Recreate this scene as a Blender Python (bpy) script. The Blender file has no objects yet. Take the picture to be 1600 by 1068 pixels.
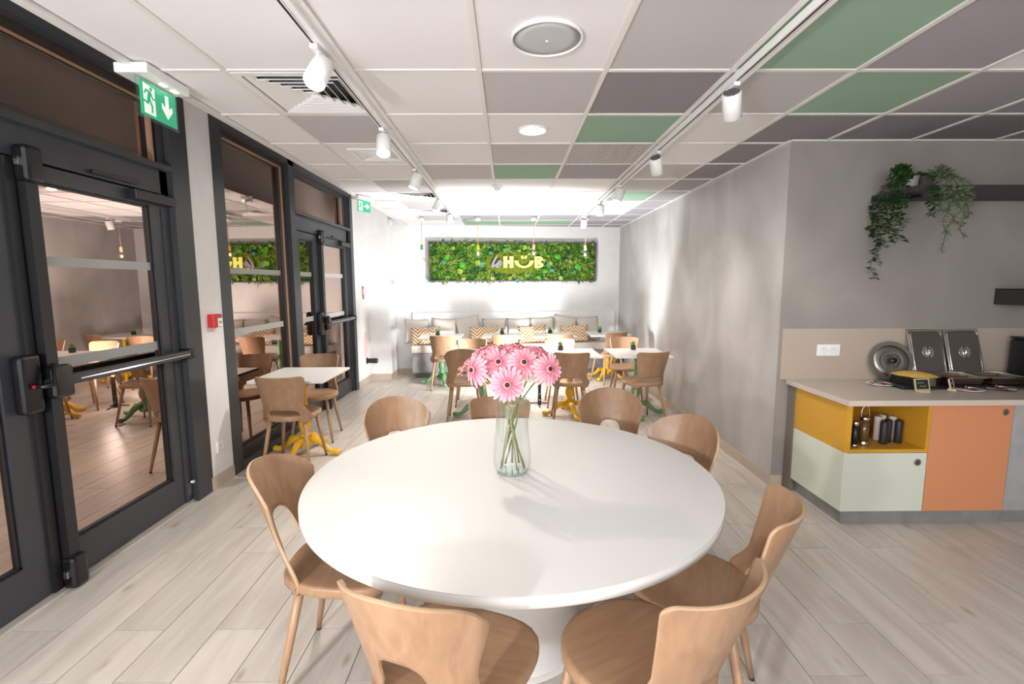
import bpy, bmesh, math, random
from mathutils import Vector, Matrix
random.seed(7)
PI = math.pi
S = bpy.context.scene
C = S.collection

# ------------------------------------------------------------------ camera
EYE = 1.55
F_PX = 756.0
pt, yw, rl = 0.118355, 0.0078386, -0.0038753
cp, sp, cy, sy = math.cos(pt), math.sin(pt), math.cos(yw), math.sin(yw)
fwd = Vector((sy*cp, cy*cp, -sp)); x0 = Vector((cy, -sy, 0)); u0 = x0.cross(fwd)
xr = x0*math.cos(rl) + u0*math.sin(rl); up = -x0*math.sin(rl) + u0*math.cos(rl)
cam = bpy.data.objects.new('camera', bpy.data.cameras.new('camera'))
cam.data.sensor_width = 36.0; cam.data.lens = F_PX/1600*36.0; cam.data.clip_start = 0.05
m = Matrix.Identity(4)
for i in range(3):
    m[i][0] = xr[i]; m[i][1] = up[i]; m[i][2] = -fwd[i]
m.translation = Vector((0, 0, EYE))
cam.matrix_world = m
C.objects.link(cam); S.camera = cam

# ------------------------------------------------------------------ world, exposure
w = bpy.data.worlds.new('night'); S.world = w; w.use_nodes = True
w.node_tree.nodes['Background'].inputs[0].default_value = (0.05, 0.035, 0.028, 1)
w.node_tree.nodes['Background'].inputs[1].default_value = 0.15
S.view_settings.view_transform = 'Standard'; S.view_settings.look = 'None'
S.view_settings.exposure = 0.80; S.view_settings.gamma = 1.0; S.view_settings.use_curve_mapping = False
S.cycles.use_denoising = True
S.cycles.max_bounces = 8; S.cycles.diffuse_bounces = 4; S.cycles.glossy_bounces = 4
S.cycles.transparent_max_bounces = 12; S.cycles.transmission_bounces = 4
S.cycles.caustics_reflective = False; S.cycles.caustics_refractive = False
S.cycles.sample_clamp_indirect = 6.0

def area(name, loc, tgt, sx, sy_, e, col=(1, 1, 1), spread=180):
    l = bpy.data.lights.new(name, 'AREA'); l.shape = 'RECTANGLE'; l.size = sx; l.size_y = sy_
    l.energy = e; l.color = col; l.spread = math.radians(spread)
    o = bpy.data.objects.new(name, l); C.objects.link(o); o.location = loc
    d = Vector(tgt)-Vector(loc); o.rotation_euler = d.to_track_quat('-Z', 'Y').to_euler()
    return o
def point(name, loc, e, r, col=(1, 1, 1)):
    l = bpy.data.lights.new(name, 'POINT'); l.energy = e; l.color = col; l.shadow_soft_size = r
    o = bpy.data.objects.new(name, l); C.objects.link(o); o.location = loc
    return o
def spot(name, loc, tgt, e, ang=60, blend=.5, r=.04, col=(1, 1, 1)):
    l = bpy.data.lights.new(name, 'SPOT'); l.energy = e; l.color = col; l.shadow_soft_size = r
    l.spot_size = math.radians(ang); l.spot_blend = blend
    o = bpy.data.objects.new(name, l); C.objects.link(o); o.location = loc
    d = Vector(tgt)-Vector(loc); o.rotation_euler = d.to_track_quat('-Z', 'Y').to_euler()
    return o
# photographer's bounced flash behind the camera, and the lit half of the room behind it
area('room_light_behind_camera', (0.7, -1.5, 2.45), (0.9, 0.8, 0.3), 3.0, 2.0, 88, (.98, .985, 1))
point('camera_side_flash', (-1.55, -1.1, 1.45), 150, .07, (.98, .985, 1))
spot('hidden_flash_in_the_room', (0.38, 6.1, 0.50), (0.2, 8.0, 1.9), 200, 165, .25, .14, (.97, .98, 1))
point('hidden_flash_spill', (0.38, 6.04, 0.52), 8, .09, (.97, .98, 1))

# ------------------------------------------------------------------ materials
M = {}
def mat(name, col, rough=.5, metal=0.0, spec=.5, emit=None, es=1.0, coat=0.0):
    if name in M: return M[name]
    a = bpy.data.materials.new(name); a.use_nodes = True
    p = a.node_tree.nodes['Principled BSDF']
    p.inputs['Base Color'].default_value = (*col, 1); p.inputs['Roughness'].default_value = rough
    p.inputs['Metallic'].default_value = metal; p.inputs['Specular IOR Level'].default_value = spec
    if coat: p.inputs['Coat Weight'].default_value = coat; p.inputs['Coat Roughness'].default_value = .15
    if emit: p.inputs['Emission Color'].default_value = (*emit, 1); p.inputs['Emission Strength'].default_value = es
    M[name] = a
    return a
def N(a, t, **kw):
    n = a.node_tree.nodes.new(t)
    for k, v in kw.items(): setattr(n, k, v)
    return n
def noisy(name, c1, c2, scale=(5, 5, 5), rough=.5, ns=4.0, detail=5, bump=0.0, rr=None, rnd=True, metal=0.0, lo=.3, hi=.7, dist=0.0, spec=.5, world=False, tint=0.0, ns3=None):
    """two-colour noise material on object coordinates, shifted per object"""
    a = mat(name, c1, rough, metal, spec); t = a.node_tree; p = t.nodes['Principled BSDF']
    tc = N(a, 'ShaderNodeTexCoord'); mp = N(a, 'ShaderNodeMapping'); mp.inputs['Scale'].default_value = scale
    if world:
        g = N(a, 'ShaderNodeNewGeometry'); t.links.new(g.outputs['Position'], mp.inputs[0])
    else:
        t.links.new(tc.outputs['Object'], mp.inputs[0])
    oi = N(a, 'ShaderNodeObjectInfo')
    if rnd:
        mu = N(a, 'ShaderNodeVectorMath', operation='SCALE'); mu.inputs[0].default_value = (37, 51, 23)
        t.links.new(oi.outputs['Random'], mu.inputs['Scale']); t.links.new(mu.outputs[0], mp.inputs['Location'])
    no = N(a, 'ShaderNodeTexNoise'); no.inputs['Scale'].default_value = ns; no.inputs['Detail'].default_value = detail
    no.inputs['Distortion'].default_value = dist
    t.links.new(mp.outputs[0], no.inputs['Vector'])
    cr = N(a, 'ShaderNodeValToRGB'); cr.color_ramp.elements[0].position = lo; cr.color_ramp.elements[1].position = hi
    cr.color_ramp.elements[0].color = (*c1, 1); cr.color_ramp.elements[1].color = (*c2, 1)
    t.links.new(no.outputs[0], cr.inputs[0])
    out = cr.outputs[0]
    if tint:
        hs = N(a, 'ShaderNodeHueSaturation'); mr = N(a, 'ShaderNodeMapRange')
        mr.inputs['To Min'].default_value = 1-tint; mr.inputs['To Max'].default_value = 1+tint
        t.links.new(oi.outputs['Random'], mr.inputs[0]); t.links.new(mr.outputs[0], hs.inputs['Value'])
        t.links.new(out, hs.inputs['Color']); out = hs.outputs[0]
    t.links.new(out, p.inputs['Base Color'])
    if bump:
        b = N(a, 'ShaderNodeBump'); b.inputs['Strength'].default_value = bump; b.inputs['Distance'].default_value = .01
        t.links.new(no.outputs[0], b.inputs['Height']); t.links.new(b.outputs[0], p.inputs['Normal'])
    if rr:
        m2 = N(a, 'ShaderNodeMapRange'); m2.inputs['To Min'].default_value = rr[0]; m2.inputs['To Max'].default_value = rr[1]
        t.links.new(no.outputs[0], m2.inputs[0]); t.links.new(m2.outputs[0], p.inputs['Roughness'])
    return a
white_paint = noisy('white_paint', (.80, .79, .78), (.84, .83, .82), rough=.45, ns=2, rnd=False, spec=.4)
white_lam = mat('white_laminate', (.74, .725, .70), .32, spec=.45)
white_plastic = mat('white_plastic', (.85, .85, .85), .35)
tile_white = mat('tile_white', (.83, .82, .83), .9, spec=.1)
tile_lgrey = mat('tile_light_grey', (.56, .545, .55), .9, spec=.1)
tile_grey = mat('tile_grey', (.38, .37, .395), .9, spec=.1)
tile_dark = mat('tile_dark_grey', (.29, .275, .295), .9, spec=.1)
tile_green = mat('tile_green', (.31, .46, .35), .9, spec=.1)
grid_m = mat('grid_white', (.78, .76, .74), .5)
anth = mat('anthracite_frame', (.040, .043, .050), .38, spec=.5)
black = mat('black', (.012, .012, .014), .4)
black_gloss = mat('black_gloss', (.008, .008, .010), .22)
chrome = mat('chrome', (.75, .75, .76), .15, 1.0)
steel = mat('steel', (.66, .63, .59), .24, 1.0)
steel_d = mat('steel_dull', (.30, .28, .26), .35, 1.0)
wood = noisy('chair_wood', (.375, .225, .132), (.26, .145, .082), (7, 7, 1.2), .38, ns=3.2, detail=7, dist=1.2, lo=.25, hi=.8, tint=.10)
wood_s = noisy('seat_wood', (.42, .255, .147), (.31, .172, .096), (1.4, 9, 7), .36, ns=3.0, detail=7, dist=1.0, lo=.25, hi=.8, tint=.10)
wood_edge = noisy('leg_wood', (.46, .28, .165), (.35, .20, .11), (8, 8, 1), .4, ns=4)
yellow_p = mat('yellow_paint', (.80, .44, .02), .42)
green_p = mat('green_paint', (.15, .33, .15), .42)
skirt = noisy('skirting_tile', (.56, .47, .38), (.50, .42, .34), (2, 2, 2), .35, ns=3)
cush = noisy('beige_linen', (.68, .625, .57), (.62, .57, .52), (60, 60, 60), .9, ns=4, spec=.1)
concrete = noisy('concrete_laminate', (.22, .215, .21), (.30, .295, .285), (3, 3, 3), .55, ns=3, detail=8)
concrete_l = noisy('light_concrete_laminate', (.33, .34, .34), (.43, .435, .43), (3, 3, 3), .5, ns=3, detail=8)
beige_top = mat('beige_worktop', (.56, .49, .425), .38)
beige_edge = mat('beige_worktop_edge', (.62, .54, .47), .45)
splash = mat('beige_backsplash', (.46, .385, .32), .45)
mustard = mat('mustard_panel', (.62, .32, .025), .5)
mint = mat('pale_green_panel', (.66, .70, .60), .45)
orange = mat('terracotta_panel', (.68, .28, .135), .5)
red = mat('red_plastic', (.55, .02, .02), .4)
green_sign = mat('sign_green', (.02, .33, .16), .4, emit=(.02, .33, .16), es=.35)
sign_white = mat('sign_white', (.85, .88, .85), .4, emit=(.8, .85, .8), es=.25)

def plaster(name, c1, c2, rlo, rhi):
    a = mat(name, c1, .4); t = a.node_tree; p = t.nodes['Principled BSDF']
    g = N(a, 'ShaderNodeNewGeometry'); mp = N(a, 'ShaderNodeMapping'); mp.inputs['Scale'].default_value = (1.2, 1.2, .8)
    t.links.new(g.outputs['Position'], mp.inputs[0])
    n1 = N(a, 'ShaderNodeTexNoise'); n1.inputs['Scale'].default_value = 1.6; n1.inputs['Detail'].default_value = 9; n1.inputs['Distortion'].default_value = .8
    n2 = N(a, 'ShaderNodeTexNoise'); n2.inputs['Scale'].default_value = 3.2; n2.inputs['Detail'].default_value = 5; n2.inputs['Distortion'].default_value = .7
    t.links.new(mp.outputs[0], n1.inputs['Vector']); t.links.new(mp.outputs[0], n2.inputs['Vector'])
    cr = N(a, 'ShaderNodeValToRGB'); cr.color_ramp.elements[0].position = .3; cr.color_ramp.elements[1].position = .72
    cr.color_ramp.elements[0].color = (*c1, 1); cr.color_ramp.elements[1].color = (*c2, 1)
    t.links.new(n1.outputs[0], cr.inputs[0]); t.links.new(cr.outputs[0], p.inputs['Base Color'])
    mr = N(a, 'ShaderNodeMapRange'); mr.inputs['From Min'].default_value = .25; mr.inputs['From Max'].default_value = .75
    mr.inputs['To Min'].default_value = rlo; mr.inputs['To Max'].default_value = rhi
    t.links.new(n2.outputs[0], mr.inputs[0]); t.links.new(mr.outputs[0], p.inputs['Roughness'])
    b = N(a, 'ShaderNodeBump'); b.inputs['Strength'].default_value = .10; b.inputs['Distance'].default_value = .012
    t.links.new(n2.outputs[0], b.inputs['Height']); t.links.new(b.outputs[0], p.inputs['Normal'])
    return a
plaster_r = plaster('grey_plaster', (.40, .385, .375), (.57, .55, .54), .31, .47)
plaster_k = plaster('dark_grey_plaster', (.27, .25, .235), (.33, .305, .285), .5, .7)

def floor_mat():
    a = mat('plank_tile', (.6, .53, .47), .33); t = a.node_tree; p = t.nodes['Principled BSDF']
    tc = N(a, 'ShaderNodeTexCoord'); oi = N(a, 'ShaderNodeObjectInfo')
    mu = N(a, 'ShaderNodeVectorMath', operation='SCALE'); mu.inputs[0].default_value = (91, 57, 33)
    t.links.new(oi.outputs['Random'], mu.inputs['Scale'])
    mp = N(a, 'ShaderNodeMapping'); mp.inputs['Scale'].default_value = (9, 1.0, 1)
    t.links.new(tc.outputs['Object'], mp.inputs[0]); t.links.new(mu.outputs[0], mp.inputs['Location'])
    n1 = N(a, 'ShaderNodeTexNoise'); n1.inputs['Scale'].default_value = 1.6; n1.inputs['Detail'].default_value = 8; n1.inputs['Distortion'].default_value = .7
    t.links.new(mp.outputs[0], n1.inputs['Vector'])
    cr = N(a, 'ShaderNodeValToRGB'); e = cr.color_ramp.elements
    e[0].position = .28; e[0].color = (.50, .44, .385, 1); e[1].position = .62; e[1].color = (.62, .565, .51, 1)
    t.links.new(n1.outputs[0], cr.inputs[0])
    # brown knots
    mp2 = N(a, 'ShaderNodeMapping'); mp2.inputs['Scale'].default_value = (5, 1.9, 1)
    t.links.new(tc.outputs['Object'], mp2.inputs[0]); t.links.new(mu.outputs[0], mp2.inputs['Location'])
    vo = N(a, 'ShaderNodeTexVoronoi'); vo.inputs['Scale'].default_value = 1.3
    t.links.new(mp2.outputs[0], vo.inputs['Vector'])
    k = N(a, 'ShaderNodeValToRGB'); k.color_ramp.elements[0].position = .02; k.color_ramp.elements[1].position = .13
    k.color_ramp.elements[0].color = (.55, .45, .36, 1); k.color_ramp.elements[1].color = (1, 1, 1, 1)
    t.links.new(vo.outputs['Distance'], k.inputs[0])
    mx = N(a, 'ShaderNodeMix', data_type='RGBA', blend_type='MULTIPLY'); mx.inputs[0].default_value = .8
    t.links.new(cr.outputs[0], mx.inputs[6]); t.links.new(k.outputs[0], mx.inputs[7])
    hs = N(a, 'ShaderNodeHueSaturation'); mr = N(a, 'ShaderNodeMapRange'); mr.inputs['To Min'].default_value = .94; mr.inputs['To Max'].default_value = 1.05
    t.links.new(oi.outputs['Random'], mr.inputs[0]); t.links.new(mr.outputs[0], hs.inputs['Value']); t.links.new(mx.outputs[2], hs.inputs['Color'])
    t.links.new(hs.outputs[0], p.inputs['Base Color'])
    return a
plank_m = floor_mat()
grout = mat('grout', (.13, .105, .09), .9)

def glass_mat(name, tint, glos, fac):
    a = bpy.data.materials.new(name); a.use_nodes = True; t = a.node_tree; t.nodes.clear()
    o = N(a, 'ShaderNodeOutputMaterial'); mx = N(a, 'ShaderNodeMixShader')
    tr = N(a, 'ShaderNodeBsdfTransparent'); tr.inputs[0].default_value = (*tint, 1)
    gl = N(a, 'ShaderNodeBsdfGlossy'); gl.inputs[0].default_value = (*glos, 1); gl.inputs['Roughness'].default_value = .0
    if fac is None:
        lw = N(a, 'ShaderNodeLayerWeight'); lw.inputs[0].default_value = .28
        t.links.new(lw.outputs['Facing'], mx.inputs[0])
        pw = N(a, 'ShaderNodeMath', operation='POWER'); pw.inputs[1].default_value = 2.2
        ml = N(a, 'ShaderNodeMath', operation='MULTIPLY_ADD'); ml.inputs[1].default_value = .80; ml.inputs[2].default_value = .05
        t.links.new(lw.outputs['Facing'], pw.inputs[0]); t.links.new(pw.outputs[0], ml.inputs[0]); t.links.new(ml.outputs[0], mx.inputs[0])
    else: mx.inputs[0].default_value = fac
    t.links.new(tr.outputs[0], mx.inputs[1]); t.links.new(gl.outputs[0], mx.inputs[2]); t.links.new(mx.outputs[0], o.inputs[0])
    M[name] = a
    return a
door_glass = glass_mat('door_glass', (.35, .30, .27), (.80, .63, .55), .60)
clear_glass = glass_mat('clear_glass', (.96, .985, .975), (.9, .95, .95), None)
frost = mat('frosted_film', (.42, .42, .41), .5)

# ------------------------------------------------------------------ mesh helpers
class MB:
    def __init__(s): s.bm = bmesh.new()
    def box(s, x0, x1, y0, y1, z0, z1, M4=None):
        vs = [s.bm.verts.new((x, y, z)) for x in (x0, x1) for y in (y0, y1) for z in (z0, z1)]
        if M4 is not None:
            for v in vs: v.co = M4 @ v.co
        for f in ((0, 1, 3, 2), (4, 6, 7, 5), (0, 4, 5, 1), (2, 3, 7, 6), (0, 2, 6, 4), (1, 5, 7, 3)):
            s.bm.faces.new([vs[i] for i in f])
        return s
    def lathe(s, prof, n=20, c=(0, 0, 0), axis='Z', sm=True, M4=None):
        rings = []
        for r, z in prof:
            ring = []
            for i in range(n):
                a = 2*PI*i/n
                p = (r*math.cos(a), r*math.sin(a), z)
                if axis == 'Y': p = (p[0], p[2], p[1])
                if axis == 'X': p = (p[2], p[0], p[1])
                v = Vector(p)
                if M4 is not None: v = M4 @ v
                ring.append(s.bm.verts.new((v.x+c[0], v.y+c[1], v.z+c[2])))
            rings.append(ring)
        for a, b in zip(rings, rings[1:]):
            for i in range(n):
                f = s.bm.faces.new((a[i], a[(i+1) % n], b[(i+1) % n], b[i])); f.smooth = sm
        for ring in (rings[0], rings[-1]):
            try: s.bm.faces.new(ring)
            except ValueError: pass
        return s
    def tube(s, pts, r, n=8):
        pts = [Vector(p) for p in pts]; rs = r if isinstance(r, (list, tuple)) else [r]*len(pts)
        rings = []; prev = None
        for i, p in enumerate(pts):
            d = (pts[min(i+1, len(pts)-1)]-pts[max(i-1, 0)]).normalized()
            if prev is None:
                a = d.orthogonal().normalized()
            else:
                a = (prev-d*prev.dot(d))
                a = a.normalized() if a.length > 1e-6 else d.orthogonal().normalized()
            prev = a; b = d.cross(a)
            rings.append([s.bm.verts.new(p+(a*math.cos(2*PI*k/n)+b*math.sin(2*PI*k/n))*rs[i]) for k in range(n)])
        for a, b in zip(rings, rings[1:]):
            for k in range(n):
                f = s.bm.faces.new((a[k], a[(k+1) % n], b[(k+1) % n], b[k])); f.smooth = True
        s.bm.faces.new(rings[0]); s.bm.faces.new(rings[-1])
        return s
    def prism(s, poly, z0, z1, M4=None, sm=False):
        a = [s.bm.verts.new((x, y, z0)) for x, y in poly]; b = [s.bm.verts.new((x, y, z1)) for x, y in poly]
        if M4 is not None:
            for v in a+b: v.co = M4 @ v.co
        n = len(poly)
        s.bm.faces.new(list(reversed(a))); s.bm.faces.new(b)
        for i in range(n):
            f = s.bm.faces.new((a[i], a[(i+1) % n], b[(i+1) % n], b[i])); f.smooth = sm
        return s
    def quad(s, pts):
        s.bm.faces.new([s.bm.verts.new(p) for p in pts]); return s
    def fan(s, c, pts, sm=True):
        for i in range(len(pts)-1):
            f = s.bm.faces.new([s.bm.verts.new(q) for q in (c, pts[i], pts[i+1])]); f.smooth = sm
        return s
def bevel(b, w, seg=2):
    bmesh.ops.bevel(b.bm, geom=b.bm.edges[:], offset=w, segments=seg, profile=.5, affect='EDGES')
    return b
def link(name, data, parent=None, loc=None, rot=None):
    o = bpy.data.objects.new(name, data); C.objects.link(o)
    if parent: o.parent = parent
    if loc is not None: o.location = loc
    if rot is not None: o.rotation_euler = rot if isinstance(rot, (tuple, list)) else (0, 0, rot)
    return o
def obj(name, b, m, parent=None, loc=None, rot=None):
    bmesh.ops.recalc_face_normals(b.bm, faces=b.bm.faces[:])
    me = bpy.data.meshes.new(name); b.bm.to_mesh(me); b.bm.free(); me.materials.append(m)
    return link(name, me, parent, loc, rot)
def tag(o, label, cat, group=None, kind=None):
    o['label'] = label; o['category'] = cat
    if group: o['group'] = group
    if kind: o['kind'] = kind
    return o
def thing(name, label, cat, loc=(0, 0, 0), rz=0, group=None):
    o = bpy.data.objects.new(name, None); C.objects.link(o); o.location = loc; o.rotation_euler = (0, 0, rz)
    o.empty_display_size = .1
    return tag(o, label, cat, group)
def struct(name, b, m, parent=None):
    o = obj(name, b, m, parent)
    if not parent: o['kind'] = 'structure'
    return o
def sempty(name, loc=(0, 0, 0)):
    o = bpy.data.objects.new(name, None); C.objects.link(o); o.location = loc; o['kind'] = 'structure'; return o
def kids(o): return [c for c in bpy.data.objects if c.parent == o]
def dup(o, parent=None, _map=None):
    if _map is None:
        _map = {}
        for c in bpy.data.objects:
            if c.parent: _map.setdefault(c.parent.name, []).append(c)
    c = o.copy(); C.objects.link(c); c.parent = parent
    for ch in _map.get(o.name, []): dup(ch, c, _map)
    return c
def place(o, loc, rz=None, label=None, group=None):
    o.location = loc
    if rz is not None: o.rotation_euler = (0, 0, rz)
    if label: o['label'] = label
    if group: o['group'] = group
    return o

# ------------------------------------------------------------------ setting: floor
HC = 2.554                 # ceiling height
XL, XR = -2.25, 2.02       # left wall, right plaster wall
XDOOR = -2.33              # plane of the doors
YN = 3.57                  # wall behind the buffet counter
SL = .125                  # slant of the back wall
def yw_(x): return 8.60+SL*x
AB = math.atan(SL)
floor = struct('floor', MB().box(-2.45, 5.2, -3.0, 9.3, -.10, -.004), grout)
PW, PLN = .2295, .93
shared = {}
rest = MB()
for n in range(-18, 16):
    xa = 1.65+n*PW
    ph = 1.745 if n % 2 == 0 else 2.04
    for k in range(-6, 9):
        ya = ph+k*PLN
        xs, xe, ys, ye = max(xa, -2.34), min(xa+PW, 5.2), max(ya, -3.0), min(ya+PLN, 9.3)
        if xe-xs < .02 or ye-ys < .02: continue
        g = .0017
        seen = ye > 1.0 and ys < 9.0 and xs < 2.16 or (ye > .9 and xs < 4.3 and ys < 3.1)
        if not seen or xs < -2.34+.001 and xe-xs < .03:
            rest.box(xs+g, xe-g, ys+g, ye-g, -.02, 0); continue
        cx, cy_ = (xs+xe)/2, (ys+ye)/2; hw, hl = (xe-xs)/2-g, (ye-ys)/2-g
        key = (round(hw, 3), round(hl, 3))
        if key not in shared:
            b = MB().box(-hw, hw, -hl, hl, -.02, 0)
            me = bpy.data.meshes.new('plank'); bmesh.ops.recalc_face_normals(b.bm, faces=b.bm.faces[:]); b.bm.to_mesh(me); b.bm.free(); me.materials.append(plank_m); shared[key] = me
        link('plank', shared[key], floor, (cx, cy_, random.uniform(-.0004, 0)))
o = obj('far_planks', rest, plank_m, floor); o['kind'] = 'stuff'

# ------------------------------------------------------------------ setting: ceiling
ceil = struct('ceiling', MB().box(-1.71, 5.2, -3.0, 9.3, HC+.12, HC+.16), mat('void_dark', (.05, .05, .05), .9))
GX, GY = -1.332, 2.432
W_, L_, G_, D_, E_, R_ = tile_white, tile_lgrey, tile_grey, tile_dark, tile_green, 'R'
grid_map = {
 0: {2: W_, 3: L_, 4: E_, 5: G_, 6: W_, 7: G_, 8: W_},
 1: {0: W_, 2: L_, 3: D_, 4: L_, 5: E_, 6: G_, 7: G_, 8: D_},
 2: {0: L_, 2: W_, 3: E_, 4: W_, 5: D_, 6: D_, 7: D_, 8: G_},
 3: {2: L_, 3: R_, 4: W_, 5: D_, 6: D_, 7: D_, 8: D_},
 4: {1: L_, 2: E_, 3: G_, 4: L_, 5: D_},
 5: {0: L_, 2: W_, 3: W_, 4: L_, 5: G_},
 6: {3: W_, 4: E_, 5: G_}, 7: {0: L_, 5: G_}, 8: {4: W_, 5: G_}, 9: {0: L_, 1: G_, 2: G_, 3: G_, 4: G_, 5: G_},
 10: {1: E_, 2: E_, 3: E_, 4: G_, 5: G_}, 11: {1: E_, 2: G_, 3: G_, 4: G_, 5: G_}}
def vent_cell(c, r): return (c, r) in ((0, 1), (0, 3), (0, 6), (0, 8))
tmesh = {}
def tile_mesh(w, l, m, ribbed=False):
    key = (round(w, 3), round(l, 3), m.name, ribbed)
    if key not in tmesh:
        b = MB()
        if ribbed:
            b.box(-w/2, w/2, -l/2, l/2, .008, .012)
            k = int(w/.022)
            for i in range(k):
                x = -w/2+(i+.5)*w/k; b.box(x-.006, x+.006, -l/2, l/2, .002, .008)
        else:
            b.box(-w/2, w/2, -l/2, l/2, .006, .018)
        me = bpy.data.meshes.new('ceiling_tile'); bmesh.ops.recalc_face_normals(b.bm, faces=b.bm.faces[:]); b.bm.to_mesh(me); b.bm.free(); me.materials.append(m); tmesh[key] = me
    return tmesh[key]
for r in range(-2, 12):
    for c in range(-1, 10):
        xa, xb = GX+.6*c, GX+.6*(c+1); ya, yb = GY+.6*(r-1), GY+.6*r
        if c == -1: xa = -1.70
        if c >= 5 and ya > YN: 
            if c == 5: xb = min(xb, XR)
            else: continue
        if xb > 4.9: continue
        if ya > yw_((xa+xb)/2): continue
        yb = min(yb, yw_((xa+xb)/2)+.02)
        if xb-xa < .03 or yb-ya < .03: continue
        if vent_cell(c, r) and (c, r) != (0, 3): continue
        m_ = grid_map.get(r, {}).get(c, W_)
        rib = m_ == 'R'
        g = .013
        link('ceiling_tile', tile_mesh(xb-xa-2*g, yb-ya-2*g, tile_lgrey if rib else m_, rib), ceil, ((xa+xb)/2, (ya+yb)/2, HC))
for c in range(0, 11):
    x = GX+.6*c
    y1 = 8.5 if x < XR else YN
    obj('grid_bar', MB().box(x-.012, x+.012, -3, y1+.3, HC-.001, HC+.014), grid_m, ceil)
for r in range(-7, 12):
    y = GY+.6*r
    x1 = 5 if y < YN-.05 else XR
    obj('grid_bar', MB().box(-1.71, x1, y-.0115, y+.0115, HC+.0002, HC+.013), grid_m, ceil)
struct('trim_1', MB().box(-1.735, -1.695, -3, 8.5, HC-.012, HC+.045).box(XR-.02, XR, YN, 8.85, HC-.004, HC+.02).box(XR, 5, YN-.02, YN, HC-.004, HC+.02), grid_m)

# ------------------------------------------------------------------ setting: walls
wl = MB()
wl.box(XL-.15, XL, 3.53, 3.83, 0, 3.0)
wl.box(XL-.15, XL, 7.16, 7.86, 0, 3.0)
wl.box(XL-.15, -1.93, 7.86, 8.42, 0, 3.0)
wl.box(XL-.15, XL, -3, .55, 0, 3.0)
wl.box(XL-.15, XL, .5, 7.2, 2.90, 3.1)
struct('wall_left', wl, white_paint)
struct('ceiling_recess', MB().box(XL-.15, -1.72, -3, 8.42, 3.0, 3.05).box(-1.74, -1.72, -3, 8.42, HC+.045, 3.0), white_paint)
wb = MB().box(-2.3, 2.4, 0, .1, 0, 3.0)
o = struct('wall_back', wb, white_paint); o.location = (0, 8.60, 0); o.rotation_euler = (0, 0, AB)
struct('wall_right', MB().box(XR, XR+.12, YN+.004, 9.1, 0, 3.0), plaster_r)
struct('wall_alcove', MB().box(XR+.0005, XR+.12, YN, YN+.004, 0, 3.0).box(XR+.12, 5.2, YN, YN+.12, 0, 3.0), plaster_k)
struct('wall_far_right', MB().box(5.1, 5.2, -3, YN, 0, 3.0), plaster_k)
struct('wall_rear', MB().box(-2.4, 5.2, -3.1, -3.0, 0, 3.0), white_paint)
sk = MB()
sk.box(XL, XL+.012, 3.53, 3.82, 0, .10).box(XL, XL+.012, 7.17, 7.86, 0, .10).box(XL, -1.918, 7.848, 7.86, 0, .10).box(-1.93, -1.918, 7.86, 8.37, 0, .10)
struct('baseboard_left', sk, skirt)
o = struct('baseboard_back', MB().box(-1.95, -1.55, -.012, 0, 0, .10), skirt); o.location = (0, 8.60, 0); o.rotation_euler = (0, 0, AB)
struct('baseboard_right', MB().box(XR-.012, XR, YN-.012, 8.84, 0, .085).box(XR, XR+.08, YN-.012, YN, 0, .085), skirt)
struct('trim_2', MB().box(XR+.02, 5, YN-.012, YN, .835, 1.216), splash)

# ------------------------------------------------------------------ glazed doors on the left
def pane(parent, y0, y1, z0, z1, bands=((1.65, 1.70), (1.13, 1.185)), x=XDOOR, film=frost):
    g = obj('glass_pane', MB().box(x-.006, x+.006, y0, y1, z0, z1), door_glass, parent)
    for a, b in bands:
        obj('frosted_band', MB().box(x+.007, x+.0085, y0, y1, a, b), film, g)
    # rubber gasket
    r = MB()
    for q in ((y0, y0+.012, z0, z1), (y1-.012, y1, z0, z1), (y0, y1, z0, z0+.012), (y0, y1, z1-.012, z1)): r.box(x+.006, x+.02, *q)
    obj('gasket', r, black, g)
    return g
def leaf(parent, y0, y1, sy0, sy1, z0=.02, z1=2.14, rb=.20, rt=.08):
    """a door leaf with stiles sy0/sy1 wide, bottom rail rb and top rail rt"""
    b = MB(); x0_, x1_ = XDOOR-.035, XDOOR+.035
    b.box(x0_, x1_, y0, y0+sy0, z0, z1).box(x0_, x1_, y1-sy1, y1, z0, z1)
    b.box(x0_, x1_, y0+sy0, y1-sy1, z0, z0+rb).box(x0_, x1_, y0+sy0, y1-sy1, z1-rt, z1)
    l = obj('door_leaf', b, anth, parent)
    pane(l, y0+sy0, y1-sy1, z0+rb, z1-rt)
    return l
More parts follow.
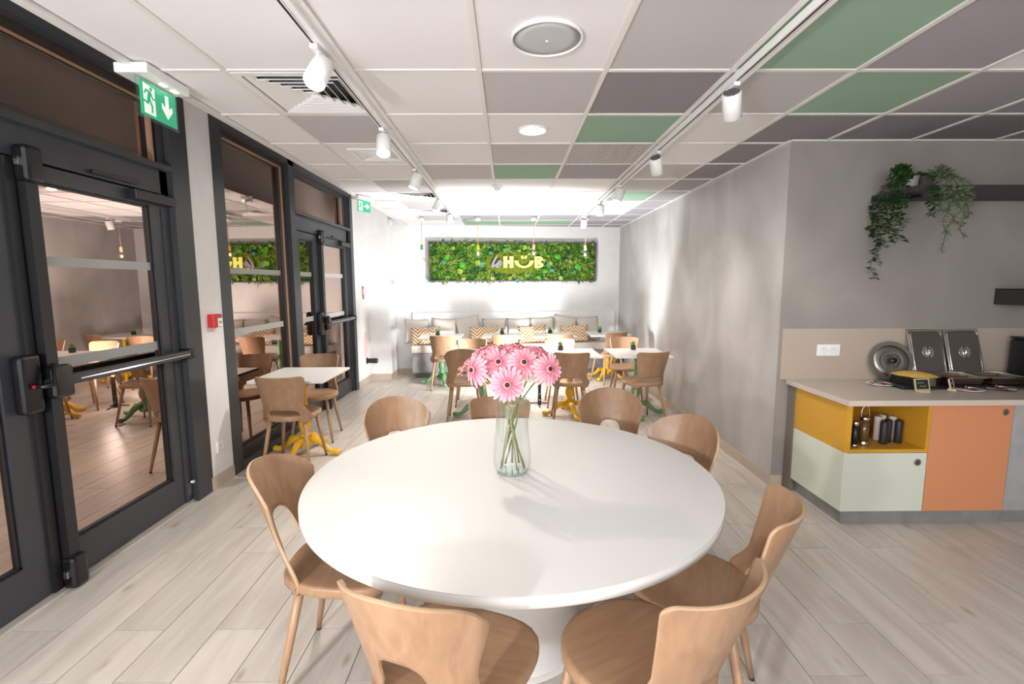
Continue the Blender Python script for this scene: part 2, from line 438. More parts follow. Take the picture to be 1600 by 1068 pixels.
def panic(parent, y0, y1, zb=1.08):
    """vertical rod with end caps, centre cases and the horizontal push bar"""
    x = XDOOR+.04
    obj('vertical_rod', MB().box(x, x+.045, y0-.03, y0+.03, .12, 2.10), black, parent)
    for z in (.09, 2.12):
        h = obj('rod_latch', bevel(MB().box(x-.002, x+.075, y0-.045, y0+.045, z-.085, z+.085), .02), black_gloss, parent)
        obj('latch_bolt', MB().box(x+.03, x+.05, y0-.062, y0-.02, z-.015, z+.02), chrome, h)
    h = obj('lock_case', bevel(MB().box(x-.002, x+.06, y0-.17, y0-.07, zb-.13, zb+.15), .018), black_gloss, parent)
    obj('lever_handle', MB().tube([(x+.05, y0-.11, zb-.0), (x+.10, y0-.11, zb), (x+.105, y0-.06, zb), (x+.09, y0-.045, zb+.10)], .013), black_gloss, h)
    obj('red_indicator', MB().lathe([(.008, 0), (.008, .006)], 10, (x+.06, y0-.125, zb), 'X'), red, h)
    h = obj('bar_case', bevel(MB().box(x+.0, x+.095, y0-.05, y0+.06, zb-.08, zb+.085), .02), black_gloss, parent)
    obj('latch_bolt', MB().box(x+.03, x+.06, y0-.07, y0-.045, zb-.015, zb+.02), chrome, h)
    b = MB().box(x+.04, x+.085, y0+.05, y1, zb-.025, zb+.025); bevel(b, .008)
    h = obj('push_bar', b, anth, parent)
    obj('bar_strip', MB().box(x+.0855, x+.087, y0+.10, y1-.02, zb-.004, zb+.002), chrome, h)
    obj('bar_bracket', bevel(MB().box(x, x+.09, y1-.02, y1+.03, zb-.035, zb+.035), .008), black_gloss, parent)
def closer(parent, y0, y1):
    x = XDOOR+.035
    h = obj('door_closer', bevel(MB().box(x, x+.055, y1-.36, y1, 2.075, 2.135), .006), black, parent)
    obj('closer_arm', MB().box(x+.02, x+.035, y1-.64, y1-.30, 2.165, 2.182), black_gloss, h)

def frame_post(b, y0, y1, x0=XDOOR-.06, x1=XL+.005, z0=0, z1=2.9): b.box(x0, x1, y0, y1, z0, z1)
d1 = sempty('door_1')
b = MB(); frame_post(b, 3.37, 3.545); obj('frame_post', b, anth, d1)
b = MB(); b.box(XDOOR-.05, XDOOR+.045, 3.30, 3.37, 0, 2.9); obj('jamb', b, anth, d1)
b = MB(); b.box(XDOOR-.05, XL+.005, .6, 3.37, 2.78, 2.9); obj('head', b, anth, d1)
b = MB(); b.box(XDOOR-.05, XDOOR+.03, .6, 3.30, 2.72, 2.78); obj('head_inner', b, mat('bronze_frame', (.05, .036, .03), .4), d1)
b = MB(); b.box(XDOOR-.02, XDOOR+.036, .6, 3.30, 2.712, 2.722); obj('glazing_bead', b, mat('copper_bead', (.42, .24, .15), .35), d1)
b = MB(); b.box(XDOOR-.02, XDOOR+.05, 3.245, 3.262, 2.34, 2.72); obj('glazing_bead', b, M['copper_bead'], d1)
b = MB(); b.box(XDOOR-.05, XDOOR+.045, .6, 3.37, 2.15, 2.30); b.box(XDOOR-.05, XL+.01, .6, 3.37, 2.30, 2.335); obj('transom', b, anth, d1)
g = pane(d1, .6, 3.245, 2.335, 2.715, bands=())
l1 = leaf(d1, 2.32, 3.30, .085, .09)
l2 = leaf(d1, 1.20, 2.31, .09, .14)
obj('astragal', MB().box(XDOOR+.035, XDOOR+.05, 2.285, 2.33, .02, 2.14), black, d1)
panic(l1, 2.375, 3.36)
closer(l1, 2.4, 3.385)
obj('leaf_gap', MB().box(XDOOR-.03, XDOOR+.03, 2.31, 2.32, .02, 2.14), black, d1)
obj('floor_bolt', MB().lathe([(.012, 0), (.012, .04)], 10, (XDOOR+.04, 3.335, .16), 'X').box(XDOOR+.03, XDOOR+.05, 3.32, 3.35, .06, .15), chrome, d1)
obj('threshold', MB().box(XDOOR-.06, XDOOR+.05, .6, 3.53, 0, .018), mat('threshold', (.35, .32, .29), .4), d1)

w1 = sempty('window_1')
b = MB(); frame_post(b, 3.83, 3.97); obj('frame_post', b, anth, w1)
b = MB(); frame_post(b, 5.14, 5.27); obj('mullion', b, anth, w1)
b = MB(); b.box(XDOOR-.05, XL+.005, 3.97, 7.10, 2.78, 2.9); obj('head', b, anth, w1)
b = MB(); b.box(XDOOR-.05, XDOOR+.04, 3.97, 5.14, 2.73, 2.78).box(XDOOR-.05, XDOOR+.04, 3.97, 5.14, .02, .17).box(XDOOR-.05, XDOOR+.04, 3.97, 4.05, .17, 2.73).box(XDOOR-.05, XDOOR+.04, 5.02, 5.14, .17, 2.73); obj('sash', b, mat('bronze_frame', (.05, .036, .03), .4), w1)
obj('glazing_bead', MB().box(XDOOR, XDOOR+.052, 5.035, 5.05, .17, 2.73), M['copper_bead'], w1)
obj('glazing_bead', MB().box(XDOOR, XDOOR+.052, 4.05, 5.02, 2.722, 2.732), M['copper_bead'], w1)
obj('sill_rail', MB().box(XDOOR-.05, XL+.02, 3.97, 5.14, .0, .085).box(XDOOR+.04, XDOOR+.05, 3.97, 5.14, .13, .14), anth, w1)
pane(w1, 4.05, 5.02, .17, 2.722)

d2 = sempty('door_2')
b = MB(); frame_post(b, 7.06, 7.17); obj('frame_post', b, anth, d2)
b = MB(); b.box(XDOOR-.05, XDOOR+.045, 5.27, 5.36, 0, 2.78).box(XDOOR-.05, XDOOR+.045, 7.0, 7.06, 0, 2.78); obj('jamb', b, anth, d2)
b = MB(); b.box(XDOOR-.05, XDOOR+.045, 5.27, 7.06, 2.15, 2.31).box(XDOOR-.05, XL+.01, 5.27, 7.06, 2.31, 2.345); obj('transom', b, anth, d2)
obj('head_inner', MB().box(XDOOR-.05, XDOOR+.03, 5.27, 7.06, 2.73, 2.78), M['bronze_frame'], d2)
pane(d2, 5.36, 6.80, 2.345, 2.73, bands=())
obj('glazing_bead', MB().box(XDOOR-.02, XDOOR+.05, 6.80, 6.82, 2.345, 2.73), M['copper_bead'], d2)
obj('transom_panel', MB().box(XDOOR-.03, XDOOR+.03, 6.82, 7.0, 2.345, 2.73), anth, d2)
l3 = leaf(d2, 5.36, 5.89, .06, .09)
l4 = leaf(d2, 5.90, 7.00, .13, .11)
panic(l4, 5.97, 7.02)
closer(l4, 5.9, 7.03)

# white door at the far left with its closer
d3 = sempty('door_3')
obj('door_panel', MB().box(-1.93, -1.922, 7.92, 8.33, .10, 2.62), white_paint, d3)
obj('architrave', MB().box(-1.93, -1.915, 7.87, 7.92, .10, 2.66).box(-1.93, -1.915, 7.92, 8.33, 2.62, 2.66), white_plastic, d3)
h = obj('door_closer', MB().box(-1.92, -1.87, 8.02, 8.10, 2.50, 2.60), white_plastic, d3)
obj('closer_arm', MB().tube([(-1.88, 8.06, 2.58), (-1.80, 8.30, 2.60)], .008), white_plastic, h)

# ------------------------------------------------------------------ wall fittings
def socket(label, loc, rz, n=1):
    t = thing('wall_socket', label, 'socket', loc, rz)
    wd = .08*n+.01
    obj('plate', bevel(MB().box(-wd/2, wd/2, -.010, 0, -.043, .043), .003), white_plastic, t)
    for i in range(n):
        cx = (i-(n-1)/2)*.075
        r = obj('round_insert', MB().lathe([(.029, -.011), (.029, -.0135), (.026, -.0135), (.023, -.009)], 20, (cx, 0, 0), 'Y'), mat('socket_insert', (.78, .78, .78), .4), t)
        obj('pin_holes', MB().lathe([(.003, -.0105), (.003, -.0095)], 8, (cx-.009, 0, -.002), 'Y').lathe([(.003, -.0105), (.003, -.0095)], 8, (cx+.009, 0, -.002), 'Y').lathe([(.003, -.012), (.003, -.0095)], 8, (cx, 0, .010), 'Y'), black, r)
    return t
socket('double white wall socket on beige backsplash beside the round lid', (2.385, YN-.012, 1.055), 0, 2)
socket('white socket low on the strip of white wall between door and window', (XL, 3.665, .31), PI/2)
socket('small white socket on back wall beside the end of the bench', (-1.68, yw_(-1.68), .34), AB)
t = thing('alarm_call_point', 'red fire alarm box with white label on the white wall strip', 'fire alarm', (XL, 3.685, 1.285), PI/2)
obj('box', bevel(MB().box(-.055, .055, -.05, 0, -.05, .05), .006), red, t)
obj('label_card', MB().box(-.005, .05, -.053, -.050, -.045, .02), white_plastic, t)
obj('print_lines', MB().box(.002, .04, -.0545, -.053, -.01, -.005).box(.002, .036, -.0545, -.053, -.02, -.015), black, t)
t = thing('extinguisher_sign', 'tiny red and green notice on the white wall past the far door', 'sign', (XL, 7.56, 1.43), PI/2)
obj('red_field', MB().box(-.05, .05, -.004, 0, -.05, .10), red, t); obj('green_field', MB().box(-.05, .05, -.004, 0, -.10, -.051), green_p, t)
obj('pictogram', MB().box(-.01, .02, -.006, -.004, -.03, .06), white_plastic, t)
b = MB(); b.lathe([(.14, 0), (.14, .004)], 28, (0, 0, 0), 'Y', M4=Matrix.Diagonal((.75, 1, 1.5, 1)))
tag(obj('pink_patch', b, mat('faint_pink', (.80, .52, .52), .6), None, (XL+.003, 7.60, .62), PI/2), 'faint pink oval patch on the white wall above black bracket', 'patch')
t = thing('wall_bracket', 'short black cylindrical bracket sticking out low on the white wall', 'bracket', (XL, 7.62, .355), PI/2)
obj('plate', MB().box(-.03, .03, -.01, 0, -.05, .05), black, t)
obj('arm', MB().lathe([(.038, -.17), (.042, -.14), (.036, -.01)], 14, (0, 0, 0), 'Y'), black, t)
for i, (yy, lab) in enumerate(((8.02, 'small white switch plate by the white door, the nearer of two'), (8.18, 'small white thermostat by the white door, the farther of two'))):
    t = thing('wall_switch', lab, 'switch', (-1.915, yy, 1.60), PI/2)
    obj('plate', bevel(MB().box(-.035, .035, -.012, 0, -.05, .05), .003), white_plastic, t)
    obj('rocker', MB().box(-.012, .012, -.018, -.012, -.028, .028), tile_lgrey, t)

# exit signs
def exit_sign(name, label, loc, rz=PI/2, s=1.0, arrow='down'):
    t = thing(name, label, 'exit sign', loc, rz)
    t.scale = (s, s, s)
    h = obj('housing', bevel(MB().box(-.15, .15, -.075, .075, -.045, 0), .006), white_plastic, t)
    for x in (-.02, .06):
        obj('led', MB().box(x, x+.035, -.055, -.035, -.0475, -.045), mat('led', (1, 1, .8), .4, emit=(1, 1, .85), es=3), h)
    obj('clear_plate', MB().box(-.135, .14, -.012, -.004, -.225, -.045), clear_glass, t)
    g = obj('green_panel', MB().box(-.118, .122, -.016, -.012, -.212, -.055), green_sign, t)
    Mx = Matrix(((1, 0, 0, 0), (0, 0, 1, 0), (0, 1, 0, 0), (0, 0, 0, 1)))
    # doorway and running figure
    d = MB().prism([(-.10, -.20), (-.028, -.20), (-.028, -.075), (-.10, -.065)], -.0175, -.016, Mx)
    obj('doorway', d, sign_white, g)
    f = MB(); z0, z1 = -.019, -.0175
    f.prism([(-.052+.009*math.cos(a*PI/5), -.083+.009*math.sin(a*PI/5)) for a in range(10)], z0, z1, Mx)
    f.prism([(-.070, -.093), (-.052, -.096), (-.062, -.135), (-.080, -.128)], z0, z1, Mx)
    f.prism([(-.088, -.092), (-.066, -.093), (-.068, -.101), (-.084, -.101), (-.094, -.115), (-.100, -.110)], z0, z1, Mx)
    f.prism([(-.054, -.097), (-.042, -.120), (-.026, -.120), (-.026, -.128), (-.046, -.128), (-.060, -.107)], z0, z1, Mx)
    f.prism([(-.074, -.130), (-.060, -.132), (-.046, -.158), (-.048, -.190), (-.058, -.190), (-.057, -.162)], z0, z1, Mx)
    f.prism([(-.080, -.126), (-.066, -.134), (-.074, -.158), (-.105, -.150), (-.105, -.141), (-.081, -.146)], z0, z1, Mx)
    obj('running_figure', f, green_sign, g)
    a = MB()
    A = [(.045, -.075), (.067, -.075), (.067, -.135), (.092, -.118), (.092, -.142), (.056, -.185), (.020, -.142), (.020, -.118), (.045, -.135)]
    if arrow == 'right':
        A = [(.056+(-(y+.13)), -.13+(x-.056)) for x, y in A]
    a.prism(A, -.0175, -.016, Mx); obj('arrow', a, sign_white, g)
    return t
exit_sign('exit_sign', 'hanging green exit sign with white down arrow over the nearest glass door', (-1.70, 2.475, HC-.001))
exit_sign('exit_sign', 'small green exit sign hanging beyond the far glass door', (-1.66, 5.72, HC-.001), PI/2-.5, .8, 'right')

# ------------------------------------------------------------------ ceiling fittings
def vent(name, label, cx, cy_, s, group='square air vents in the ceiling'):
    t = thing(name, label, 'air vent', (cx, cy_, HC), 0, group)
    b = MB()
    h = s/2
    for q in ((-h, h, -h, -h+.035), (-h, h, h-.035, h), (-h, -h+.035, -h+.035, h-.035), (h-.035, h, -h+.035, h-.035)): b.box(*q[:4], -.002, .012)
    obj('frame', b, white_plastic, t)
    obj('duct', MB().box(-h+.03, h-.03, -h+.03, h-.03, .06, .065).box(-h+.03, h-.03, -h+.028, -h+.031, .0, .06).box(-h+.03, h-.03, h-.031, h-.028, .0, .06).box(-h+.028, -h+.031, -h+.03, h-.03, .0, .06).box(h-.031, h-.028, -h+.03, h-.03, .0, .06), black, t)
    n = 6; a = h-.045
    for i in range(n):
        b = MB()
        for k in range(4):
            R = Matrix.Rotation(k*PI/2, 4, 'Z'); sc_ = s/.6
            o_ = a*(1-i/n); i_ = o_-(.013 if k in (0, 1) else .033)*sc_; a_, b_ = 0, (.010 if k in (0, 1) else .019)
            p = [R @ Vector(v) for v in ((-o_, -o_, a_), (o_, -o_, a_), (i_, -i_, b_), (-i_, -i_, b_))]
            q = [R @ Vector(v) for v in ((-o_, -o_, a_+.004), (o_, -o_, a_+.004), (i_, -i_, b_+.004), (-i_, -i_, b_+.004))]
            b.quad(p); b.quad(list(reversed(q))); b.quad((p[0], p[1], q[1], q[0])); b.quad((p[2], p[3], q[3], q[2]))
        obj('louvre', b, white_plastic, t)
    return t
vent('air_vent', 'largest square white air vent with dark slots, beside the nearest left spotlight', GX+.3, GY+.3, .575)
vent('air_vent', 'smaller square air vent set in a white tile behind the grey tile', -1.02, 3.94, .36)
vent('air_vent', 'square air vent in the third tile row from the back, left of track', GX+.3, GY+.6*5.5, .57)
vent('air_vent', 'farthest square air vent, left of track near the pendants', GX+.3, GY+.6*7.5, .57)
t = thing('ceiling_speaker', 'large round grey ceiling speaker in white rim over the round table', 'speaker', (.165, 2.126, HC))
obj('rim', MB().lathe([(.150, .006), (.150, -.006), (.143, -.009), (.139, -.004), (.139, .006)], 48), white_plastic, t)
obj('grille', MB().lathe([(.139, -.002), (.10, -.005), (.02, -.006), (.002, -.006)], 48), mat('speaker_mesh', (.50, .51, .53), .6), t)
obj('logo_stud', MB().lathe([(.006, -.006), (.006, -.009)], 12), steel, t)
t = thing('downlight', 'round lit recessed downlight in white tile above the flowers', 'downlight', (.167, 3.326, HC))
obj('ring', MB().lathe([(.10, .006), (.10, -.004), (.088, -.006), (.085, .004)], 40), white_plastic, t)
obj('diffuser', MB().lathe([(.085, 0), (.085, .003)], 40), mat('lit_diffuser', (1, 1, 1), .5, emit=(1, .97, .92), es=6), t)
t = thing('smoke_detector', 'small white smoke detector in the middle of the bright ceiling', 'smoke detector', (-.105, 5.15, HC))
obj('base', MB().lathe([(.055, .006), (.055, -.015), (.045, -.018)], 28), white_plastic, t)
obj('sensor', MB().lathe([(.030, -.018), (.028, -.038), (.012, -.045)], 24), white_plastic, t)

def rail(label, x, y0, y1):
    t = thing('lighting_track', label, 'lighting track', (x, 0, HC), 0, 'white lighting tracks')
    b = MB().box(-.020, .030, y0, y1, -.035, -.001)
    obj('rail', b, white_plastic, t)
    obj('slot', MB().box(-.012, -.003, y0, y1, -.0362, -.035), black, t)
    obj('conductor', MB().box(.004, .006, y0, y1, -.0356, -.035), steel, t)
    obj('side_strip', MB().box(.030, .055, y0, y1, -.010, -.001), white_plastic, t)
rail('white lighting track on the side of the glass doors', -.775, .3, 7.25)
rail('white lighting track along the green and grey tiles', 1.115, .3, 7.6)
fins = mat('dark_fins', (.10, .10, .10), .4)
lamp_on = mat('lamp_face', (1, 1, 1), .4, emit=(1, .95, .86), es=30)
def track_spot(label, x, y, tilt_dir, tilt, lit_e):
    """tilt_dir: azimuth the lamp mouth points to; tilt: angle from straight down"""
    t = thing('track_spotlight', label, 'spotlight', (x, y, HC-.036), 0, 'white cylinder spotlights on the tracks')
    obj('adaptor', bevel(MB().box(-.016, .016, -.05, .05, -.02, 0), .004), white_plastic, t)
    obj('stem', MB().lathe([(.009, -.06), (.009, -.02)], 12), white_plastic, t)
    d = Vector((math.cos(tilt_dir)*math.sin(tilt), math.sin(tilt_dir)*math.sin(tilt), -math.cos(tilt)))
    q = d.to_track_quat('-Z', 'Y').to_matrix().to_4x4()
    c = Vector((0, 0, -.095))
    T = Matrix.Translation(c) @ q
    h = obj('head', MB().lathe([(.041, .062), (.045, .058), (.045, -.062), (.041, -.064), (.040, -.050), (.001, -.045)], 28, M4=T), white_plastic, t)
    b = MB()
    for i in range(7):
        yy = -.033+i*.011
        hw = math.sqrt(max(0, .038**2-yy*yy)); b.box(-hw, hw, yy-.003, yy+.003, .0625, .066, M4=T)
    obj('cooling_fin', b, fins, h)
    l = obj('lamp', MB().lathe([(.036, -.056), (.036, -.052)], 24, M4=T), lamp_on, h)
    if lit_e:
        s = spot('spot_beam', (0, 0, 0), (0, 0, -1), lit_e, 80, .8, .03, (1, .93, .83))
        s.parent = h; s.matrix_local = Matrix.Translation(c+d*.075) @ q
    return t
LT, RT = -.775, 1.115
track_spot('blazing white spotlight nearest on the left track, beside largest air vent', LT-.005, 2.13, math.radians(-100), math.radians(38), 16)
track_spot('second white spotlight on the left track, its lit mouth showing', LT-.005, 3.18, math.radians(-80), math.radians(24), 55)
track_spot('third white spotlight on the left track, pointing at the doors', LT-.005, 4.25, math.radians(200), math.radians(22), 55)
track_spot('fourth white spotlight on the left track, beside third air vent', LT-.005, 5.55, math.radians(190), math.radians(30), 55)
track_spot('last white spotlight at the far end of the left track', LT-.005, 6.65, math.radians(90), math.radians(10), 55)
track_spot('nearest white spotlight on the right track with dark fins on top', RT-.005, 2.50, math.radians(60), math.radians(42), 30)
track_spot('second white spotlight on right track, over a white tile', RT-.005, 3.72, math.radians(60), math.radians(40), 30)
track_spot('third white spotlight on right track, where the ceiling turns bright', RT-.005, 4.95, math.radians(200), math.radians(22), 55)
track_spot('fourth white spotlight on right track, short of the last', RT-.005, 5.92, math.radians(100), math.radians(15), 55)
track_spot('last small white spotlight at far end of the right track', RT-.005, 7.2, math.radians(100), math.radians(15), 10)

filament = mat('filament', (1, .7, .3), .4, emit=(1, .62, .25), es=12)
def pendant(label, x, y, cap, cordm, zb=2.03):
    t = thing('pendant_lamp', label, 'pendant lamp', (x, y, HC), 0, 'bare bulb pendants over the back tables')
    obj('ceiling_rose', MB().lathe([(.045, 0), (.045, -.05), (.040, -.055)], 24), white_plastic, t)
    L = HC-zb
    obj('cord', MB().tube([(0, 0, -.05), (.001, 0, -L*.6), (0, 0, -L+.10)], .0035, 6), cordm, t)
    obj('bulb_holder', MB().lathe([(.008, -L+.125), (.021, -L+.115), (.023, -L+.06), (.023, -L+.045)], 20), cap, t)
    b = obj('bulb', MB().lathe([(.014, -L+.045), (.016, -L+.03), (.040, -L), (.047, -L-.025), (.045, -L-.045), (.03, -L-.065), (.004, -L-.073)], 24), clear_glass, t)
    obj('filament', MB().tube([(-.012, 0, -L-.035), (-.010, 0, -L+.0), (0, 0, -L-.03), (.010, 0, -L+.0), (.012, 0, -L-.035)], .003, 6), filament, b)
    return t
yel_c = mat('pendant_yellow', (.85, .42, .02), .4); pink_c = mat('pendant_pink', (.86, .42, .36), .4); peach_c = mat('pendant_peach', (.87, .50, .30), .4); gr_c = mat('pendant_green', (.16, .34, .22), .4)
pendant('bare bulb pendant with sage green holder left of the plant panel', -1.30, 7.45, gr_c, gr_c)
pendant('bare bulb pendant with yellow holder in front of plant panel', -.452, 7.45, yel_c, yel_c)
pendant('bare bulb pendant with pink holder hanging over the lettering', .392, 7.45, pink_c, pink_c)
pendant('bare bulb pendant with peach holder at right end of plant panel', 1.175, 7.45, peach_c, pink_c, 2.01)

# ------------------------------------------------------------------ furniture: bent-plywood chairs
def backrest_mesh(kind):
    """bent plywood panel: two ears beside the seat, an open arch and the panel above; sitter faces +Y"""
    if kind == 'A':
        zt, zw, z0, zh = .82, .57, .41, .49
        def hw(z):
            if z < .47: w = .200
            elif z < zw: k = (z-.47)/(zw-.47); w = .200-(.200-.166)*(3*k*k-2*k**3)
            else: k = (z-zw)/(zt-zw); w = .166+.038*k
            r = .034
            if z > zt-r: w -= r*(1-math.sqrt(max(0, 1-((z-zt+r)/r)**2)))
            if z < z0+.02: w -= .02*(1-math.sqrt(max(0, 1-((z0+.02-z)/.02)**2)))
            return w
        def top(s): return zt-.000*s*s
        def xin(z): return .128
        def arch(s): return zh+.040*(1-min(1, abs(s))**5)**.5 if abs(s) < 1 else zh
        wrap = .105
    else:
        zt, zw, z0, zh = .87, .60, .41, .555
        def hw(z):
            if z < .47: w = .196
            elif z < zw: k = (z-.47)/(zw-.47); w = .196-(.196-.172)*(3*k*k-2*k**3)
            else: k = min(1, (z-zw)/(.795-zw)); w = .172+.040*(3*k*k-2*k**3)
            if z > .795: w -= .022*((z-.795)/(zt-.795))**2
            if z < z0+.02: w -= .02*(1-math.sqrt(max(0, 1-((z0+.02-z)/.02)**2)))
            return w
        def top(s): return zt-.055*s*s-.045*max(0, (abs(s)-.76)/.24)**2
        def xin(z):
            return .118 if z < .475 else .118-.040*min(1, (z-.475)/(zh-.475))
        def arch(s): return zh+.115*(1-min(1, abs(s))**3.2)**.5 if abs(s) < 1 else zh
        wrap = .11
    bm = bmesh.new()
    def pos(x, z):
        s = x/.21
        y = -.215-.35*max(0, z-.47)+wrap*(abs(s)**2.2)
        return Vector((x, y, z))
    # ears
    nz, nx = 7, 6
    for sg in (-1, 1):
        g = [[bm.verts.new(pos(sg*(xin(z)+(hw(z)-xin(z))*i/nx), z)) for i in range(nx+1)] for z in [z0+(zh-z0)*(j/nz)**.8 for j in range(nz+1)]]
        for j in range(nz):
            for i in range(nx): bm.faces.new((g[j][i], g[j][i+1], g[j+1][i+1], g[j+1][i]))
    # panel
    A = xin(zh); H = hw(zh)
    xs = [-H+(H-A)*i/nx for i in range(nx)]+[-A*math.cos(PI*i/22) for i in range(23)]+[A+(H-A)*i/nx for i in range(1, nx+1)]
    nv = 20; g = []
    for x in xs:
        s = x/H; lo = arch(x/A) if abs(x) < A-1e-6 else zh
        col = []
        for j in range(nv+1):
            z = lo+(top(s)-lo)*(1-(1-j/nv)**1.9)
            col.append(bm.verts.new(pos(s*hw(z), z)))
        g.append(col)
    for i in range(len(g)-1):
        for j in range(nv): bm.faces.new((g[i][j], g[i+1][j], g[i+1][j+1], g[i][j+1]))
    bmesh.ops.remove_doubles(bm, verts=bm.verts[:], dist=.0008)
    bmesh.ops.recalc_face_normals(bm, faces=bm.faces[:])
    # keep the normals pointing backwards (-Y)
    if sum((f.normal.y for f in bm.faces)) > 0:
        bmesh.ops.reverse_faces(bm, faces=bm.faces[:])
    for f in bm.faces: f.smooth = True
    me = bpy.data.meshes.new('backrest'); bm.to_mesh(me); bm.free(); me.materials.append(wood); me.materials.append(mat('ply_edge', (.50, .33, .20), .45))
    return me, pos
def seat_mb(kind):
    b = MB(); n = 44; e = 2.25 if kind == 'A' else 3.4
    def ring(s, z, dz=0):
        out = []
        for i in range(n):
            a = 2*PI*i/n; c_, s_ = math.cos(a), math.sin(a)
            r = (abs(c_)**e+abs(s_)**e)**(-1/e)
            wy = 1.0
            x, y = r*c_*.222*s, r*s_*.222*s
            if kind == 'B': x *= 1+.10*(y/.2)          # wider at the front
            if y < -.05: x *= 1-.10*((-.05-y)/.16)
            out.append(b.bm.verts.new((x, y+.0, z)))
        return out
    R = [ring(.97, .430), ring(1.0, .436), ring(1.0, .462), ring(.985, .469), ring(.93, .471), ring(.7, .466), ring(.35, .461)]
    for p, q in zip(R, R[1:]):
        for i in range(n):
            f = b.bm.faces.new((p[i], p[(i+1) % n], q[(i+1) % n], q[i])); f.smooth = True
    b.bm.faces.new(R[0]); f = b.bm.faces.new(R[-1]); f.smooth = True
    return b
def make_chair(kind, label, cat='chair'):
    t = thing('wooden_chair', label, cat)
    obj('seat', seat_mb(kind), wood_s, t)
    me, pos = backrest_mesh(kind)
    bk = link('backrest', me, t)
    so = bk.modifiers.new('ply', 'SOLIDIFY'); so.thickness = .011; so.offset = -1; so.material_offset_rim = 1
    be = bk.modifiers.new('edge', 'BEVEL'); be.width = .002; be.segments = 1; be.limit_method = 'ANGLE'; be.angle_limit = math.radians(50)
    for sg in (-1, 1):
        for x, z in ((.184, .444), (.150, .444)):
            p = pos(sg*x, z)
            n_ = Vector((sg*.5, -.86, 0)).normalized()
            q = n_.to_track_quat('Z', 'Y').to_matrix().to_4x4()
            obj('screw', MB().lathe([(.0055, 0), (.0055, .003)], 10, M4=Matrix.Translation(p+n_*.0) @ q), steel_d, bk)
    for sx_, sy_ in ((1, 1), (-1, 1), (1, -1), (-1, -1)):
        a = Vector((sx_*.140, sy_*.130, .438)); e = Vector((sx_*.195, sy_*(.19 if sy_ > 0 else .215), .012))
        lg = obj('leg', MB().tube([a, a.lerp(e, .5), e], [.0175, .0155, .0105], 12), wood_edge, t)
        obj('foot_cap', MB().tube([e, e+(e-a).normalized()*.012], [.0108, .0105], 10), black, lg)
    return t
chA = make_chair('A', 'tmp'); chB = make_chair('B', 'tmp')
used = {'A': False, 'B': False}
def chair(kind, x, y, rz, label, group, sc=1.0):
    """rz: heading of the sitter, 0 = away from the camera"""
    src = chA if kind == 'A' else chB
    o = dup(src) if used[kind] else src
    used[kind] = True
    place(o, (x, y, 0), rz, label, group)
    pending.append((o, (x, y, 0), rz, label, group, sc))
pending = []
def fin():
    for o, l, r, lb, g, sc in pending:
        place(o, l, r, lb, g); o.scale = (sc, sc, sc)
GR, GS = 'wooden chairs around the large round table', 'wooden chairs at the small square tables'
rad = math.radians
R_C = (.013, 2.03)
chair('B', -.167, 1.304, rad(-21), 'wooden chair with dark arched hole in its back, seen from behind before the table', GR)
chair('A', .385, 1.33, rad(33), 'wooden chair with round pale seat pulled close to near right table edge', GR)
chair('A', .672, 1.655, rad(63), 'tall-backed wooden chair tucked under right side of round table', GR)
chair('B', -.65, 1.84, rad(-90), 'wooden chair side-on at round table edge nearest the glass doors', GR)
chair('B', -.54, 2.62, rad(213), 'dome-backed wooden chair across the round table, on the window side', GR)
chair('A', -.07, 2.78, rad(177), 'flat-topped wooden chair directly behind the flower vase', GR)
chair('B', .62, 2.80, rad(172), 'dome-backed chair across the round table with pale gap under its back', GR)
chair('B', .70, 2.25, rad(125), 'dome-backed wooden chair behind round table on the grey wall side', GR)
# small tables
chair('A', -1.865, 4.11, rad(2), 'wooden chair seen from behind at table by the window', GS)
chair('A', -1.96, 4.82, rad(187), 'wooden chair facing us at the table by the window', GS)
chair('B', -.50, 5.46, rad(2), 'dome-backed wooden chair seen from behind, left of the flowers', GS)
chair('A', -.48, 6.22, rad(181), 'wooden chair facing us behind the dome-backed chair at green-legged table', GS)
chair('A', .70, 5.42, rad(-3), 'wooden chair seen from behind at yellow-legged table right of the flowers', GS)
chair('A', .69, 6.15, rad(180), 'wooden chair facing us across the middle yellow-legged table', GS)
chair('A', 1.52, 5.42, rad(14), 'wooden chair seen from behind at green-legged table beside the grey wall', GS)
chair('A', 1.57, 6.35, rad(174), 'wooden chair facing us at table beside the grey wall', GS)
chair('A', -.95, 7.20, rad(2), 'wooden chair at left back table, before the first patterned cushion', GS)
chair('A', -.05, 7.30, rad(2), 'brightly lit wooden chair just behind the flowers', GS)
chair('A', .77, 7.36, rad(0), 'wooden chair at third back table, half bleached by light', GS)
chair('A', 1.58, 7.58, rad(20), 'wooden chair turned aside at the back table in the right corner', GS)
fin()

# ------------------------------------------------------------------ tables
t = thing('round_table', 'large round white table with thick pedestal in the foreground', 'table', (*R_C, 0))
obj('tabletop', MB().lathe([(.853, .704), (.855, .706)], 160).lathe([(.855, .706), (.855, .738)], 160).lathe([(.855, .738), (.853, .74)], 160), white_lam, t)
obj('pedestal', MB().lathe([(.30, 0), (.30, .01), (.285, .35), (.28, .705)], 64), white_lam, t)
obj('floor_plate', MB().lathe([(.325, 0), (.325, .006), (.30, .008)], 64), white_lam, t)

